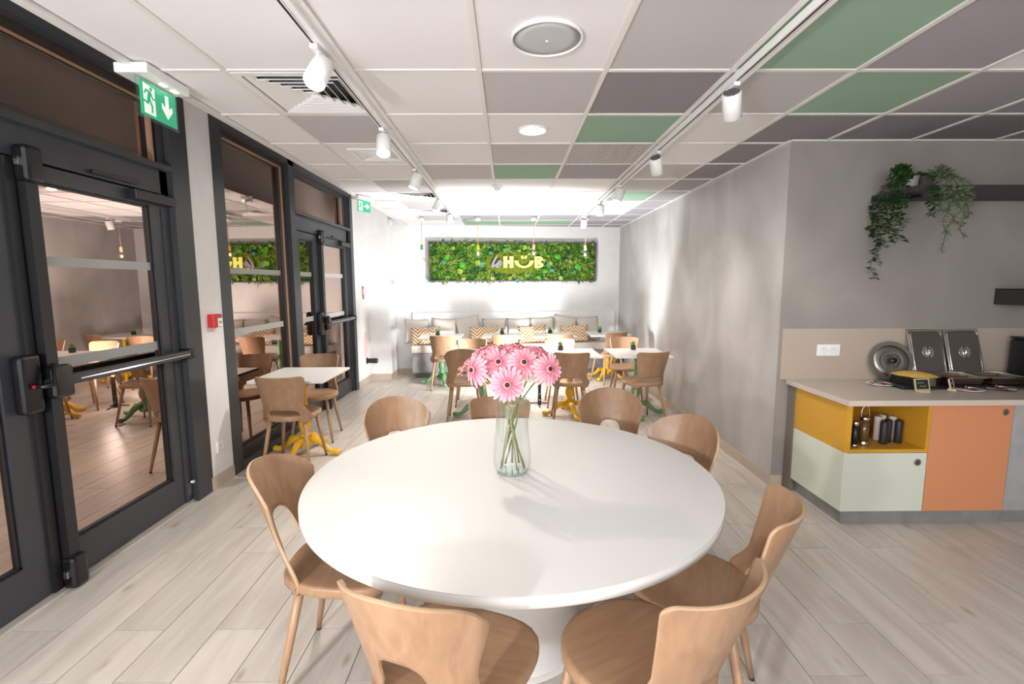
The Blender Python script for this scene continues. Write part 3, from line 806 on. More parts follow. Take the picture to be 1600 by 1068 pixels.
def small_table(label, x, y, paint, rz=0, w=.64, l=.70, feet=4, frot=20):
    t = thing('bistro_table', label, 'table', (x, y, 0), rz, 'small square tables with painted pedestals')
    obj('tabletop', bevel(MB().box(-w/2, w/2, -l/2, l/2, .728, .75), .003), white_lam, t)
    obj('support_plate', MB().box(-.15, .15, -.15, .15, .716, .728), paint, t)
    prof = [(.030, .716), (.042, .70), (.032, .68), (.027, .62), (.030, .50), (.036, .44), (.044, .41), (.034, .39), (.030, .37), (.045, .34), (.056, .29), (.052, .25), (.036, .215), (.032, .20), (.050, .19), (.052, .175), (.040, .165), (.060, .14), (.070, .10), (.055, .07), (.02, .06)]
    obj('column', MB().lathe(prof, 20), paint, t)
    for k in range(feet):
        a = 2*PI*k/feet+rad(frot); c_, s_ = math.cos(a), math.sin(a)
        pts = [(.045, .135), (.10, .140), (.15, .115), (.20, .070), (.245, .038), (.285, .030), (.315, .034), (.335, .026)]
        rr = [.030, .034, .030, .026, .022, .026, .030, .018]
        lg = obj('leg', MB().tube([(c_*r, s_*r, z) for r, z in pts], rr, 10), paint, t)
        obj('scroll', MB().tube([(c_*.10, s_*.10, .165), (c_*.15, s_*.15, .150), (c_*.19, s_*.19, .115)], [.006, .012, .005], 8), paint, lg)
    return t
small_table('small white table on yellow pedestal beside the glass wall', -1.88, 4.36, yellow_p, frot=-10)
small_table('small white table on green pedestal behind dome-backed chair', -.33, 5.66, green_p, frot=15)
small_table('small white table on yellow pedestal in middle row right of flowers', .73, 5.66, yellow_p, frot=190)
small_table('small white table on green pedestal beside the grey wall', 1.52, 5.66, green_p, frot=0)
small_table('small white table on green pedestal in the left back corner', -1.05, 7.58, green_p, frot=-75)
small_table('small white table on yellow pedestal at the bench behind the flowers', -.08, 7.66, yellow_p, frot=20)
small_table('small white table on green pedestal at the bench, third from left', .74, 7.74, green_p, frot=20)
small_table('small white table on yellow pedestal in the right back corner', 1.63, 7.90, yellow_p, frot=-35)

def pot_plant(label, x, y, z=.75):
    t = thing('potted_succulent', label, 'plant', (x, y, z), random.random()*3, 'small green plants in dark pots on the tables')
    obj('pot', bevel(MB().prism([(-.028, -.028), (.028, -.028), (.028, .028), (-.028, .028)], 0, .055), .006), mat('dark_pot', (.035, .035, .042), .6), t)
    obj('soil', MB().box(-.024, .024, -.024, .024, .055, .057), mat('soil', (.03, .02, .015), .9), t)
    b = MB()
    for i in range(26):
        a = random.random()*2*PI; tl = random.uniform(.1, 1.0); L = random.uniform(.045, .075); wd = .009
        d = Vector((math.cos(a)*math.sin(tl), math.sin(a)*math.sin(tl), math.cos(tl))); s_ = Vector((-math.sin(a), math.cos(a), 0))
        o_ = Vector((d.x*.01, d.y*.01, .053)); mid = o_+d*L*.5; tp = o_+d*L+Vector((0, 0, -.01*tl))
        b.quad((o_, mid-s_*wd, tp, mid+s_*wd))
    o = obj('leaves', b, mat('succulent_green', (.13, .38, .08), .5), t)
    return t
pot_plant('small plant in dark pot on middle row table right of the flowers', .64, 5.86)
pot_plant('small plant in dark pot on table beside the grey wall', 1.53, 5.86)
pot_plant('small plant on the left back table', -1.12, 7.66)
pot_plant('small plant on the back table behind the bright chair', -.10, 7.80)
pot_plant('small plant on third back table, between two patterned cushions', .69, 7.92)
pot_plant('small plant on the right back table by the corner', 1.52, 7.98)

# ------------------------------------------------------------------ light stand hidden behind the flowers
t = thing('flash_stand', 'low black photographic light on flat stand, mostly hidden behind the flowers', 'light stand', (.40, 6.12, 0))
obj('upright', MB().box(-.022, .022, -.012, .012, .0, .40), black, t)
for z in (.07, .15): obj('bolt', MB().lathe([(.008, -.015), (.008, -.012)], 10, (0, 0, z), 'Y'), chrome, t)
for k in range(3):
    a = k*2*PI/3+.5; obj('leg', MB().tube([(0, 0, .03), (.14*math.cos(a), .14*math.sin(a), .008)], .008, 6), black, t)

# ------------------------------------------------------------------ bench and cushions along the back wall
B0 = thing('upholstered_bench', 'long built-in bench with grey base and beige seat pads under the plant panel', 'bench', (0, 8.60, 0), AB)
obj('base', MB().box(-1.66, 1.95, -.43, -.005, .09, .42), concrete, B0)
obj('plinth', MB().box(-1.62, 1.95, -.39, -.01, 0, .09), mat('dark_concrete', (.15, .145, .14), .6), B0)
for xa, xb in ((-1.68, .09), (.10, 1.955)):
    obj('seat_pad', bevel(MB().box(xa, xb, -.45, -.06, .42, .545), .018, 3), cush, B0)
obj('back_ledge', MB().box(-1.66, 1.95, -.055, -.003, .42, 1.07), white_paint, B0)

def pillow_mesh(w, h, th, m, seam=True):
    bm = bmesh.new(); n = 14; top = []; bot = []
    for sgn, store in ((1, top), (-1, bot)):
        for i in range(n+1):
            row = []
            for j in range(n+1):
                u, v = -1+2*i/n, -1+2*j/n
                f = (max(0, 1-u**4)*max(0, 1-v**4))**.6
                pinch_x = 1-.07*(1-abs(v)**1.5)*abs(u)**6; pinch_z = 1-.07*(1-abs(u)**1.5)*abs(v)**6
                wr = .006*math.sin(9*u+5*v)*f
                row.append(bm.verts.new((u*w/2*pinch_x, sgn*(th/2*f+wr*.6), v*h/2*pinch_z)))
            store.append(row)
        for i in range(n):
            for j in range(n):
                f = bm.faces.new((store[i][j], store[i+1][j], store[i+1][j+1], store[i][j+1])); f.smooth = True
    bmesh.ops.remove_doubles(bm, verts=bm.verts[:], dist=.001)
    bmesh.ops.recalc_face_normals(bm, faces=bm.faces[:])
    me = bpy.data.meshes.new('cushion'); bm.to_mesh(me); bm.free(); me.materials.append(m)
    return me
chev = mat('chevron_fabric', (.8, .77, .7), .9, spec=.1); t_ = chev.node_tree
tc = N(chev, 'ShaderNodeTexCoord'); sx_ = N(chev, 'ShaderNodeSeparateXYZ'); t_.links.new(tc.outputs['Object'], sx_.inputs[0])
pp = N(chev, 'ShaderNodeMath', operation='PINGPONG'); pp.inputs[1].default_value = .125
t_.links.new(sx_.outputs['X'], pp.inputs[0])
ad = N(chev, 'ShaderNodeMath', operation='ADD'); t_.links.new(pp.outputs[0], ad.inputs[0]); t_.links.new(sx_.outputs['Z'], ad.inputs[1])
mu = N(chev, 'ShaderNodeMath', operation='MULTIPLY'); mu.inputs[1].default_value = 17.0; t_.links.new(ad.outputs[0], mu.inputs[0])
fr = N(chev, 'ShaderNodeMath', operation='FRACT'); t_.links.new(mu.outputs[0], fr.inputs[0])
gt = N(chev, 'ShaderNodeMath', operation='GREATER_THAN'); gt.inputs[1].default_value = .5; t_.links.new(fr.outputs[0], gt.inputs[0])
mx = N(chev, 'ShaderNodeMix', data_type='RGBA'); mx.inputs[6].default_value = (.80, .76, .68, 1); mx.inputs[7].default_value = (.55, .27, .06, 1)
t_.links.new(gt.outputs[0], mx.inputs[0]); t_.links.new(mx.outputs[2], t_.nodes['Principled BSDF'].inputs['Base Color'])
pm = pillow_mesh(.42, .42, .13, cush); cm_ = pillow_mesh(.50, .30, .12, chev)
PIL = [(-1.56, 0, 'beige cushion at the left end of the bench'), (-1.10, 3, 'beige cushion behind the first patterned cushion, second from bench left end'),
       (-.69, -10, 'beige cushion with raised corner leaning left of second patterned cushion'), (-.24, 0, 'beige cushion directly behind the second patterned cushion'),
       (.19, 0, 'beige cushion behind the bright chair, left of the third patterned cushion'), (.61, -3, 'beige cushion behind third patterned cushion'),
       (1.01, 9, 'beige cushion with one corner up, behind the fourth patterned cushion'), (1.42, -3, 'beige cushion at the right end of the bench')]
def on_bench(x, off, z): return (x-off*math.sin(AB)*0, yw_(x)-off, z)
for x, r, lab in PIL:
    o = link('square_cushion', pm, None, on_bench(x, .155, .755+abs(r)*.004), (rad(-14), rad(r), AB)); tag(o, lab, 'cushion', 'plain beige cushions along the bench')
for x, lab in ((-1.39, 'ochre chevron cushion nearest the left wall'), (-.41, 'ochre chevron cushion behind the bright chair'), (.42, 'ochre chevron cushion third along the bench'), (1.17, 'ochre chevron cushion nearest the right corner')):
    o = link('chevron_cushion', cm_, None, on_bench(x, .30, .692), (rad(-16), rad(-2), AB)); tag(o, lab, 'cushion', 'ochre chevron cushions on the bench')

# ------------------------------------------------------------------ plant panel with lettering
P = thing('moss_panel', 'long framed living-plant panel with yellow lettering on back wall', 'plant panel', (.10, yw_(.10)-.002, 1.945), AB)
PWD, PHT = 1.475, .345
b = MB(); fr_ = .022
b.box(-PWD, PWD, -.09, 0, PHT-fr_, PHT).box(-PWD, PWD, -.09, 0, -PHT, -PHT+fr_).box(-PWD, -PWD+fr_, -.09, 0, -PHT+fr_, PHT-fr_).box(PWD-fr_, PWD, -.09, 0, -PHT+fr_, PHT-fr_)
obj('frame', b, mat('frame_purple_grey', (.12, .10, .12), .45), P)
moss = noisy('moss', (.10, .16, .012), (.24, .28, .03), (1, 1, 1), .9, ns=30, detail=4, bump=.8, rnd=False, spec=.1)
b = MB(); nx_, nz_ = 60, 14; g = []
for i in range(nx_+1):
    g.append([b.bm.verts.new((-PWD+.02+(2*PWD-.04)*i/nx_, -.03-random.random()*.014, -PHT+.02+(2*PHT-.04)*j/nz_)) for j in range(nz_+1)])
for i in range(nx_):
    for j in range(nz_): f = b.bm.faces.new((g[i][j], g[i+1][j], g[i+1][j+1], g[i][j+1])); f.smooth = True
obj('moss_backing', b, moss, P)
def leafmat(n, c): return mat(n, c, .55, spec=.3)
LM = [leafmat('leaf_a', (.10, .26, .02)), leafmat('leaf_b', (.035, .12, .02)), leafmat('leaf_c', (.24, .40, .04)), leafmat('leaf_d', (.02, .10, .05)), leafmat('leaf_e', (.38, .46, .10))]
def letter_zone(x, z): return ((x+.02)/.52)**2+((z+.02)/.22)**2 < 1
def fol(matl, count, kind, seed):
    rr = random.Random(seed); b = MB()
    for _ in range(count):
        while True:
            x, z = rr.uniform(-PWD+.03, PWD-.03), rr.uniform(-PHT+.02, PHT-.02)
            if not letter_zone(x, z): break
        c = Vector((x, -.045, z))
        if kind == 'tuft':
            for k in range(6):
                a = rr.random()*2*PI; out = rr.uniform(.35, .95); L = rr.uniform(.04, .085)
                d = Vector((math.cos(a)*out, -math.sqrt(1-out*out)*.7, math.sin(a)*out)); s_ = d.cross(Vector((0, 1, 0))).normalized()
                wd = L*rr.uniform(.18, .28); mid = c+d*L*.55
                b.quad((c, mid-s_*wd, c+d*L, mid+s_*wd))
        else:
            a0 = rr.random()*2*PI
            for k in range(5):
                a = a0+rr.uniform(-.6, .6); L = rr.uniform(.09, .16)
                d = Vector((math.cos(a), -.35, math.sin(a))); s_ = d.cross(Vector((0, 1, 0))).normalized()*.004
                m_ = c+d*L*.5+Vector((0, -.012, 0)); e = c+d*L
                b.quad((c-s_, m_-s_, m_+s_, c+s_)); b.quad((m_-s_, e, e, m_+s_) if False else (m_-s_, e-s_*.2, e+s_*.2, m_+s_))
    o = obj('foliage', b, matl, P); o['kind'] = 'stuff'
fol(LM[0], 330, 'tuft', 1); fol(LM[1], 330, 'tuft', 2); fol(LM[2], 260, 'tuft', 3); fol(LM[3], 150, 'tuft', 4); fol(LM[4], 70, 'tuft', 5); fol(LM[0], 60, 'blade', 6); fol(LM[4], 40, 'blade', 7)
# large round leaves, each picked out in the photograph
bright = leafmat('round_bright', (.07, .42, .03)); teal = leafmat('round_teal', (.10, .30, .22)); lime = leafmat('round_lime', (.30, .48, .05))
def px(u, v): return ((u-800)/1475*2.95+ .005, -(v-335)/300*.66)   # from the enlarged crop of the panel
for u, v, r, m_ in [(475, 240, .062, bright), (215, 305, .045, bright), (345, 362, .055, bright), (325, 410, .05, lime), (480, 345, .05, lime), (1180, 295, .055, bright), (1365, 375, .055, bright), (1068, 410, .045, bright), (1012, 460, .04, bright), (712, 250, .035, bright),
                    (730, 240, .042, teal), (592, 268, .038, teal), (578, 222, .035, teal), (1408, 255, .035, teal), (1098, 362, .038, teal), (1128, 405, .036, teal), (825, 485, .040, teal), (1340, 415, .034, teal), (515, 360, .05, teal), (190, 340, .045, teal),
                    (890, 225, .045, lime), (1118, 345, .040, lime), (1060, 325, .028, LM[4]), (930, 275, .028, LM[4]), (840, 250, .028, LM[4]), (1295, 335, .035, LM[4]), (355, 470, .035, LM[4]), (605, 465, .04, LM[4]), (1210, 465, .042, LM[4]), (440, 210, .03, lime), (270, 235, .04, LM[2]), (1440, 300, .035, LM[2]), (1250, 420, .04, LM[1]), (760, 465, .04, LM[2]), (960, 480, .035, LM[1])]:
    x, z = px(u, v); b = MB(); a0 = random.random()*6; c = Vector((0, -.012, 0))
    pts = [Vector((r*math.cos(a0+k*1.9*PI/11), random.uniform(-.006, .006), r*.92*math.sin(a0+k*1.9*PI/11))) for k in range(12)]
    b.fan(c, pts)
    b.fan(Vector((0, -.009, 0)), [p+Vector((0, .003, 0)) for p in reversed(pts)])
    obj('round_leaf', b, m_, P, (x, -.10-random.random()*.02, z), (random.uniform(-.4, .4), 0, random.uniform(-.4, .4)))
# lettering (raised letters)
ylw = mat('letter_yellow_glow', (.86, .90, .22), .5, emit=(.80, .86, .2), es=.25)  # faint glow added to the yellow; the letters are no lamp
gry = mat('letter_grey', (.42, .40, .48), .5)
Mz = Matrix(((1, 0, 0, 0), (0, 0, 1, 0), (0, 1, 0, 0), (0, 0, 0, 1)))
def LP(u, v):  # enlarged letter crop (scale 12.3 px per pixel) to panel metres
    U = 740+u/12.31; V = 380+v/12.31
    return ((U-802.5)/263.5*2.95, -(V-408.5)/63.5*.69)
def lprism(polys, name, m_, y0=-.115, y1=-.095):
    b = MB()
    for p in polys: b.prism([LP(*q) for q in p], y0, y1, Mz)
    return obj(name, b, m_, P)
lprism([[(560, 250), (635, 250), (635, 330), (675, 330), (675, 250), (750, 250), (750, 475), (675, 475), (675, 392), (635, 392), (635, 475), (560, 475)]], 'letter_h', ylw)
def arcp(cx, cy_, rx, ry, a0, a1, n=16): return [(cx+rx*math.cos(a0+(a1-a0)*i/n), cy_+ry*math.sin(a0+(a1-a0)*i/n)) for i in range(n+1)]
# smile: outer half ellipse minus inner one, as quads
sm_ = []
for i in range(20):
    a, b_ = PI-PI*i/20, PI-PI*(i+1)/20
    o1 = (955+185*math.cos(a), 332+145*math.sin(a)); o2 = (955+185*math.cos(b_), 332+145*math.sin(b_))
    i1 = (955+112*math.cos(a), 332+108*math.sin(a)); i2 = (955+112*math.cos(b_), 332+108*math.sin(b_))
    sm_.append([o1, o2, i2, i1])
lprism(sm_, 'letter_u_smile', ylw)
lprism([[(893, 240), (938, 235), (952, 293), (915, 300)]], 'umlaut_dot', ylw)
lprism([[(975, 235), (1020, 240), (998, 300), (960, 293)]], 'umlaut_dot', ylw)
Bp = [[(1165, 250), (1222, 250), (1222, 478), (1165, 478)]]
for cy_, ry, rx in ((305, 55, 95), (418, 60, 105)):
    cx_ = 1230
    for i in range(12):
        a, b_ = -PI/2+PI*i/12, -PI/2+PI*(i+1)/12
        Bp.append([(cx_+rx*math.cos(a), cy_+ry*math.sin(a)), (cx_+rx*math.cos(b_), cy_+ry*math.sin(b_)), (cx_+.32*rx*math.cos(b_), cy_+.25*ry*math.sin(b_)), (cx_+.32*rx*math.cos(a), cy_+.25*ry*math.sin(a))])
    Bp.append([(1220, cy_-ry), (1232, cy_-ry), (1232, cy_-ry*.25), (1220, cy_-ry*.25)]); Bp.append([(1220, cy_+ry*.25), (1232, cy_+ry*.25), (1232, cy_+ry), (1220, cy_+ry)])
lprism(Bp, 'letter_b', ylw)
def stroke(pts, name, r):
    P3 = []
    for u, v in pts:
        x, z = LP(u, v); P3.append((x, -.105, z))
    return obj(name, MB().tube(P3, r, 8), gry, P)
stroke([(345, 400), (385, 330), (430, 235), (440, 222), (425, 262), (370, 370), (335, 440), (345, 462), (375, 440), (410, 400)], 'letter_l', .016)
stroke([(420, 425), (470, 395), (510, 350), (500, 330), (470, 345), (425, 410), (425, 455), (460, 455), (505, 415), (540, 365)], 'letter_e', .014)

# ------------------------------------------------------------------ vase and gerberas
VX, VY, VZ = .015, 2.03, .74
prof_o = [(.046, .003), (.066, .004), (.076, .016), (.082, .045), (.081, .09), (.075, .16), (.068, .24), (.063, .30), (.062, .328)]
t = thing('glass_vase', 'tall clear glass vase in the middle of the round table', 'vase', (VX, VY, VZ))
b = MB().lathe([(.002, .001)]+prof_o+[(.0595, .328)]+[(r-.004, max(z, .016)) for r, z in reversed(prof_o[1:])]+[(.002, .014)], 48)
vase_glass = glass_mat('vase_glass', (.995, .998, .997), (.8, .86, .86), None)
obj('body', b, vase_glass, t)
obj('rim', MB().lathe([(.0625, .327), (.0625, .330), (.0595, .330), (.0595, .327)], 48), clear_glass, t)
obj('base_ring', MB().lathe([(.050, .0005), (.066, .003), (.063, .008), (.048, .004)], 48), glass_mat('base_glass', (.93, .965, .955), (.8, .86, .86), None), t)
petal_m = mat('petal_pink', (.84, .36, .42), .6, spec=.2); pt_ = petal_m.node_tree
tc = N(petal_m, 'ShaderNodeTexCoord'); ln = N(petal_m, 'ShaderNodeVectorMath', operation='LENGTH'); t2 = N(petal_m, 'ShaderNodeMapRange')
pt_.links.new(tc.outputs['Object'], ln.inputs[0]); pt_.links.new(ln.outputs['Value'], t2.inputs[0]); t2.inputs['From Max'].default_value = .075
cr = N(petal_m, 'ShaderNodeValToRGB'); cr.color_ramp.elements[0].position = .25; cr.color_ramp.elements[0].color = (.80, .16, .24, 1)
cr.color_ramp.elements[1].position = .95; cr.color_ramp.elements[1].color = (.90, .50, .54, 1)
e_ = cr.color_ramp.elements.new(.5); e_.color = (.86, .34, .42, 1)
pt_.links.new(t2.outputs[0], cr.inputs[0]); pt_.links.new(cr.outputs[0], pt_.nodes['Principled BSDF'].inputs['Base Color'])
petal_back = mat('petal_back', (.72, .36, .38), .7)
stem_m = noisy('stem_green', (.20, .22, .07), (.28, .30, .11), (20, 20, 20), .5)
disc_m = mat('gerbera_dark', (.035, .008, .012), .7); halo_m = mat('gerbera_halo', (.66, .34, .33), .8)
def gerbera_meshes(seed):
    rr = random.Random(seed); b = MB()
    for ring_, (n, L, lift, w_) in enumerate(((22, .072, .004, .0072), (20, .066, .012, .0070), (15, .046, .017, .0055))):
        for k in range(n):
            a = 2*PI*(k+.5*ring_)/n+rr.uniform(-.05, .05); Lk = L*rr.uniform(.82, 1.06); ca, sa = math.cos(a), math.sin(a); jz = rr.uniform(-.009, .007)
            pts = []
            for s, wf in ((.22, .35), (.5, .85), (.8, 1.0), (.95, .65), (1.0, .15)):
                r = Lk*s; z = lift*math.sin(s*PI*.9)-.010*s*s+jz*s*s
                pts.append((Vector((ca*r-sa*w_*wf, sa*r+ca*w_*wf, z)), Vector((ca*r, sa*r, z-.0035)), Vector((ca*r+sa*w_*wf, sa*r-ca*w_*wf, z))))
            vs = [[b.bm.verts.new(q) for q in p] for p in pts]
            for p, q in zip(vs, vs[1:]):
                for i in (0, 1): f = b.bm.faces.new((p[i], p[i+1], q[i+1], q[i])); f.smooth = True
    return b
def gerbera(label, hx, hy, hz, nd, r=1.0, foot=(0, 0), seed=0):
    """nd: direction the flower faces"""
    t = thing('gerbera', label, 'flower', (VX+hx, VY+hy, hz), 0, 'pink gerberas in the glass vase')
    q = Vector(nd).normalized().to_track_quat('Z', 'Y').to_matrix().to_4x4()
    me = bpy.data.meshes.new('bloom'); b = gerbera_meshes(seed); bmesh.ops.recalc_face_normals(b.bm, faces=b.bm.faces[:]); b.bm.to_mesh(me); b.bm.free(); me.materials.append(petal_m)
    h = link('bloom', me, t); h.matrix_local = q @ Matrix.Scale(r, 4)
    obj('halo', MB().lathe([(.016, .0135), (.0155, .0175), (.009, .0185)], 24), halo_m, h)
    obj('dark_eye', MB().lathe([(.0095, .0175), (.009, .0205), (.004, .0215), (.001, .021)], 20), disc_m, h)
    obj('calyx', MB().lathe([(.004, -.022), (.012, -.012), (.016, -.003), (.010, .0)], 14), stem_m, h)
    nv = Vector(nd).normalized()
    a = -nv*.018; e = Vector((foot[0]-hx, foot[1]-hy, VZ+.02-hz)); rimp = Vector((hx*.30-hx, hy*.30-hy, VZ+.328-hz))
    p = [a, a-nv*.02+Vector((0, 0, -.012)), a.lerp(rimp, .6)+Vector((0, 0, .004)), rimp, rimp.lerp(e, .5), e]
    if hz-(VZ+.328) < .05: p = p[:2]+p[3:]
    obj('stem', MB().tube(p, .0036, 8), stem_m, t)
    return t
FL = [(-.155, -.03, 1.195, (-.72, -.68, .10), 1.05, (.05, .02), 'pink gerbera at far left of the vase, facing left'),
      (-.055, -.02, 1.222, (-.10, -.90, .45), 1.05, (.02, -.045), 'pink gerbera in the top row left of centre, dark eye showing'),
      (-.020, -.10, 1.145, (.0, -.97, .18), 1.08, (-.045, .01), 'lowest pink gerbera, facing straight out at front'),
      (.048, -.03, 1.222, (.12, -.88, .42), 1.05, (-.05, -.02), 'pink gerbera in top row right of centre, dark eye showing'),
      (.150, -.04, 1.198, (.42, -.85, .22), 1.05, (-.03, .04), 'pink gerbera at far right of the vase'),
      (-.118, .07, 1.265, (-.35, -.12, .9), 1.0, (.05, -.02), 'pink gerbera seen edge-on, behind the one at far left'),
      (-.045, .08, 1.265, (-.12, -.15, .9), 1.0, (.03, .05), 'pink gerbera seen edge-on, behind and left of the middle'),
      (.020, .09, 1.272, (.12, -.15, .9), 1.0, (0, .05), 'pink gerbera seen edge-on, behind and right of the middle'),
      (.120, .07, 1.258, (.4, -.1, .9), 1.0, (-.05, .03), 'pink gerbera seen edge-on, behind the one at far right'),
      (-.19, .07, 1.205, (-.7, .1, .7), .95, (.055, .0), 'pink gerbera half hidden behind the far left flower')]
for i, (hx, hy, hz, nd, r, ft, lab) in enumerate(FL): gerbera(lab, hx, hy, hz, nd, r, ft, 20+i)

# ------------------------------------------------------------------ buffet counter
CX0, CYF = 2.115, 2.93          # left side and front of the cabinets
ZT = .835
t = thing('worktop', 'long beige worktop on the coloured buffet cabinets', 'worktop', (0, 0, 0))
b = MB().box(CX0-.03, 5.05, CYF-.05, YN-.012, ZT-.034, ZT); obj('slab', b, beige_top, t)
obj('edge_band', MB().box(CX0-.031, 5.05, CYF-.0515, CYF-.05, ZT-.034, ZT), beige_edge, t)
t = thing('end_cabinet', 'corner cabinet with mustard open niche above a pale green door', 'cabinet', (0, 0, 0))
zs = .488; xn = 2.645
b = MB(); b.box(CX0+.02, xn, CYF+.02, YN-.015, .10, zs-.02)                       # lower carcass
obj('carcass', b, concrete, t)
obj('side_panel_lower', MB().box(CX0, CX0+.018, CYF, YN-.10, .10, zs), mint, t)
obj('side_panel_upper', MB().box(CX0, CX0+.018, CYF, YN-.10, zs, ZT-.034), mustard, t)
obj('end_post', MB().box(CX0-.008, CX0+.03, YN-.10, YN-.013, 0, ZT-.034), mat('end_post', (.20, .165, .14), .5), t)
n_ = MB(); n_.box(CX0+.018, CX0+.036, CYF, YN-.1, zs, ZT-.034).box(xn-.02, xn, CYF, YN-.1, zs, ZT-.034).box(CX0+.036, xn-.02, CYF, YN-.1, zs, zs+.02).box(CX0+.036, xn-.02, CYF, YN-.1, ZT-.048, ZT-.034).box(CX0+.036, xn-.02, YN-.12, YN-.1, zs, ZT-.034)
obj('niche', n_, mustard, t)
def keyhole(parent, x, z):
    h = obj('ring_pull', MB().lathe([(.022, -.004), (.022, .003), (.017, .003), (.015, -.001)], 24, (x, CYF, z), 'Y', M4=None), steel, parent)
    obj('recess', MB().lathe([(.0145, -.0048), (.0145, -.004)], 20, (x, CYF, z), 'Y'), steel_d, h)
d = obj('door', MB().box(CX0+.0185, xn-.003, CYF, CYF+.018, .10, zs-.004), mint, t); keyhole(d, xn-.06, zs-.065)
obj('plinth', MB().box(CX0+.035, xn+.02, CYF+.04, YN-.05, 0, .10), concrete, t)
t = thing('terracotta_cabinet', 'cabinet with tall terracotta orange door under the worktop', 'cabinet')
xo = 3.165
obj('carcass', MB().box(xn+.005, xo, CYF+.02, YN-.015, .10, ZT-.034), concrete, t)
d = obj('door', MB().box(xn+.002, xo-.003, CYF, CYF+.018, .10, ZT-.036), orange, t); keyhole(d, xo-.055, ZT-.09)
obj('plinth', MB().box(xn+.021, xo+.02, CYF+.04, YN-.05, 0, .10), concrete, t)
t = thing('grey_cabinet', 'cabinet with pale grey concrete-look door cut off by the frame edge', 'cabinet')
obj('carcass', MB().box(xo+.005, 3.70, CYF+.02, YN-.015, .10, ZT-.034), concrete, t)
obj('door', MB().box(xo+.002, 3.697, CYF, CYF+.018, .10, ZT-.036), concrete_l, t)
obj('plinth', MB().box(xo+.021, 4.9, CYF+.04, YN-.05, 0, .10), concrete, t)

# things in the niche
zn = zs+.02
t = thing('water_bottle', 'glass flip-top bottle with steel base and wire handle in the niche', 'bottle', (2.298, 3.02, zn))
obj('base', MB().lathe([(.028, 0), (.030, .003), (.030, .028), (.028, .030)], 24), steel, t)
obj('body', MB().lathe([(.027, .030), (.027, .165)], 24), mat('smoky_glass', (.10, .06, .02), .1, spec=.8), t)
obj('collar', MB().lathe([(.029, .165), (.029, .188), (.022, .19)], 24), steel, t)
obj('wire_handle', MB().tube([(-.026, 0, .10), (-.026, 0, .22), (-.018, 0, .248), (0, 0, .26), (.018, 0, .248), (.026, 0, .22), (.026, 0, .17)], .003, 6), chrome, t)
t = thing('pepper_mill', 'dark mill with steel ends beside the flip-top bottle', 'mill', (2.215, 2.985, zn))
obj('foot', MB().lathe([(.020, 0), (.020, .022)], 20), steel, t); obj('body', MB().lathe([(.019, .022), (.019, .14)], 20), black, t); obj('cap', MB().lathe([(.020, .14), (.020, .165), (.014, .17)], 20), steel, t)
def shaker(name, x, y, h, m_, lab, grp):
    o = thing(name, lab, 'shaker', (x, y, zn), 0, grp)
    obj('body', MB().lathe([(.020, 0), (.022, .003), (.022, h-.004), (.019, h)], 24), m_, o)
    obj('lid', MB().lathe([(.019, h), (.019, h+.004)], 24), m_, o)
blk = mat('black_ceramic', (.02, .02, .022), .55); wht = mat('white_ceramic', (.62, .58, .52), .5)
shaker('white_shaker', 2.470, 3.13, .155, wht, 'white cylindrical shaker next to the flip-top bottle', 'white shakers in the niche')
shaker('white_shaker', 2.525, 3.165, .155, wht, 'white cylindrical shaker half hidden behind two black ones', 'white shakers in the niche')
shaker('white_shaker', 2.568, 3.13, .155, wht, 'white cylindrical shaker nearest the lone black shaker', 'white shakers in the niche')
shaker('black_shaker', 2.443, 3.04, .148, blk, 'black cylindrical shaker at the front of the touching pair', 'black shakers in the niche')
shaker('black_shaker', 2.495, 3.075, .148, blk, 'black cylindrical shaker behind the front one of the pair', 'black shakers in the niche')
shaker('black_shaker', 2.555, 3.06, .148, blk, 'black cylindrical shaker standing apart from the pair', 'black shakers in the niche')

# food on the worktop
yp = YN-.012
t = thing('induction_tray', 'flat black warming tray under the steel pans', 'tray', (3.10, 3.30, ZT))
obj('tray_body', bevel(MB().box(-.44, .46, -.12, .13, 0, .022), .006), black, t)
t = thing('egg_pan', 'round steel pan heaped with yellow scrambled egg', 'pan', (2.83, 3.30, ZT+.022))
obj('pan_body', MB().lathe([(.125, 0), (.135, .004), (.140, .058), (.145, .060), (.135, .060), (.130, .008), (.01, .006)], 40), steel, t)
egg = noisy('scrambled_egg', (.82, .48, .06), (.86, .62, .16), (1, 1, 1), .6, ns=40, bump=.6)
b = MB(); n1 = 18; g = []
for i in range(n1+1):
    row = []
    for j in range(24):
        r = .128*i/n1; a = 2*PI*j/24
        row.append(b.bm.verts.new((r*math.cos(a), r*math.sin(a), .078-.022*(i/n1)**2+random.uniform(-.004, .004))))
    g.append(row)
for i in range(n1):
    for j in range(24): f = b.bm.faces.new((g[i][j], g[i][(j+1) % 24], g[i+1][(j+1) % 24], g[i+1][j])); f.smooth = True
o = obj('scrambled_eggs', b, egg, t); o['kind'] = 'stuff'
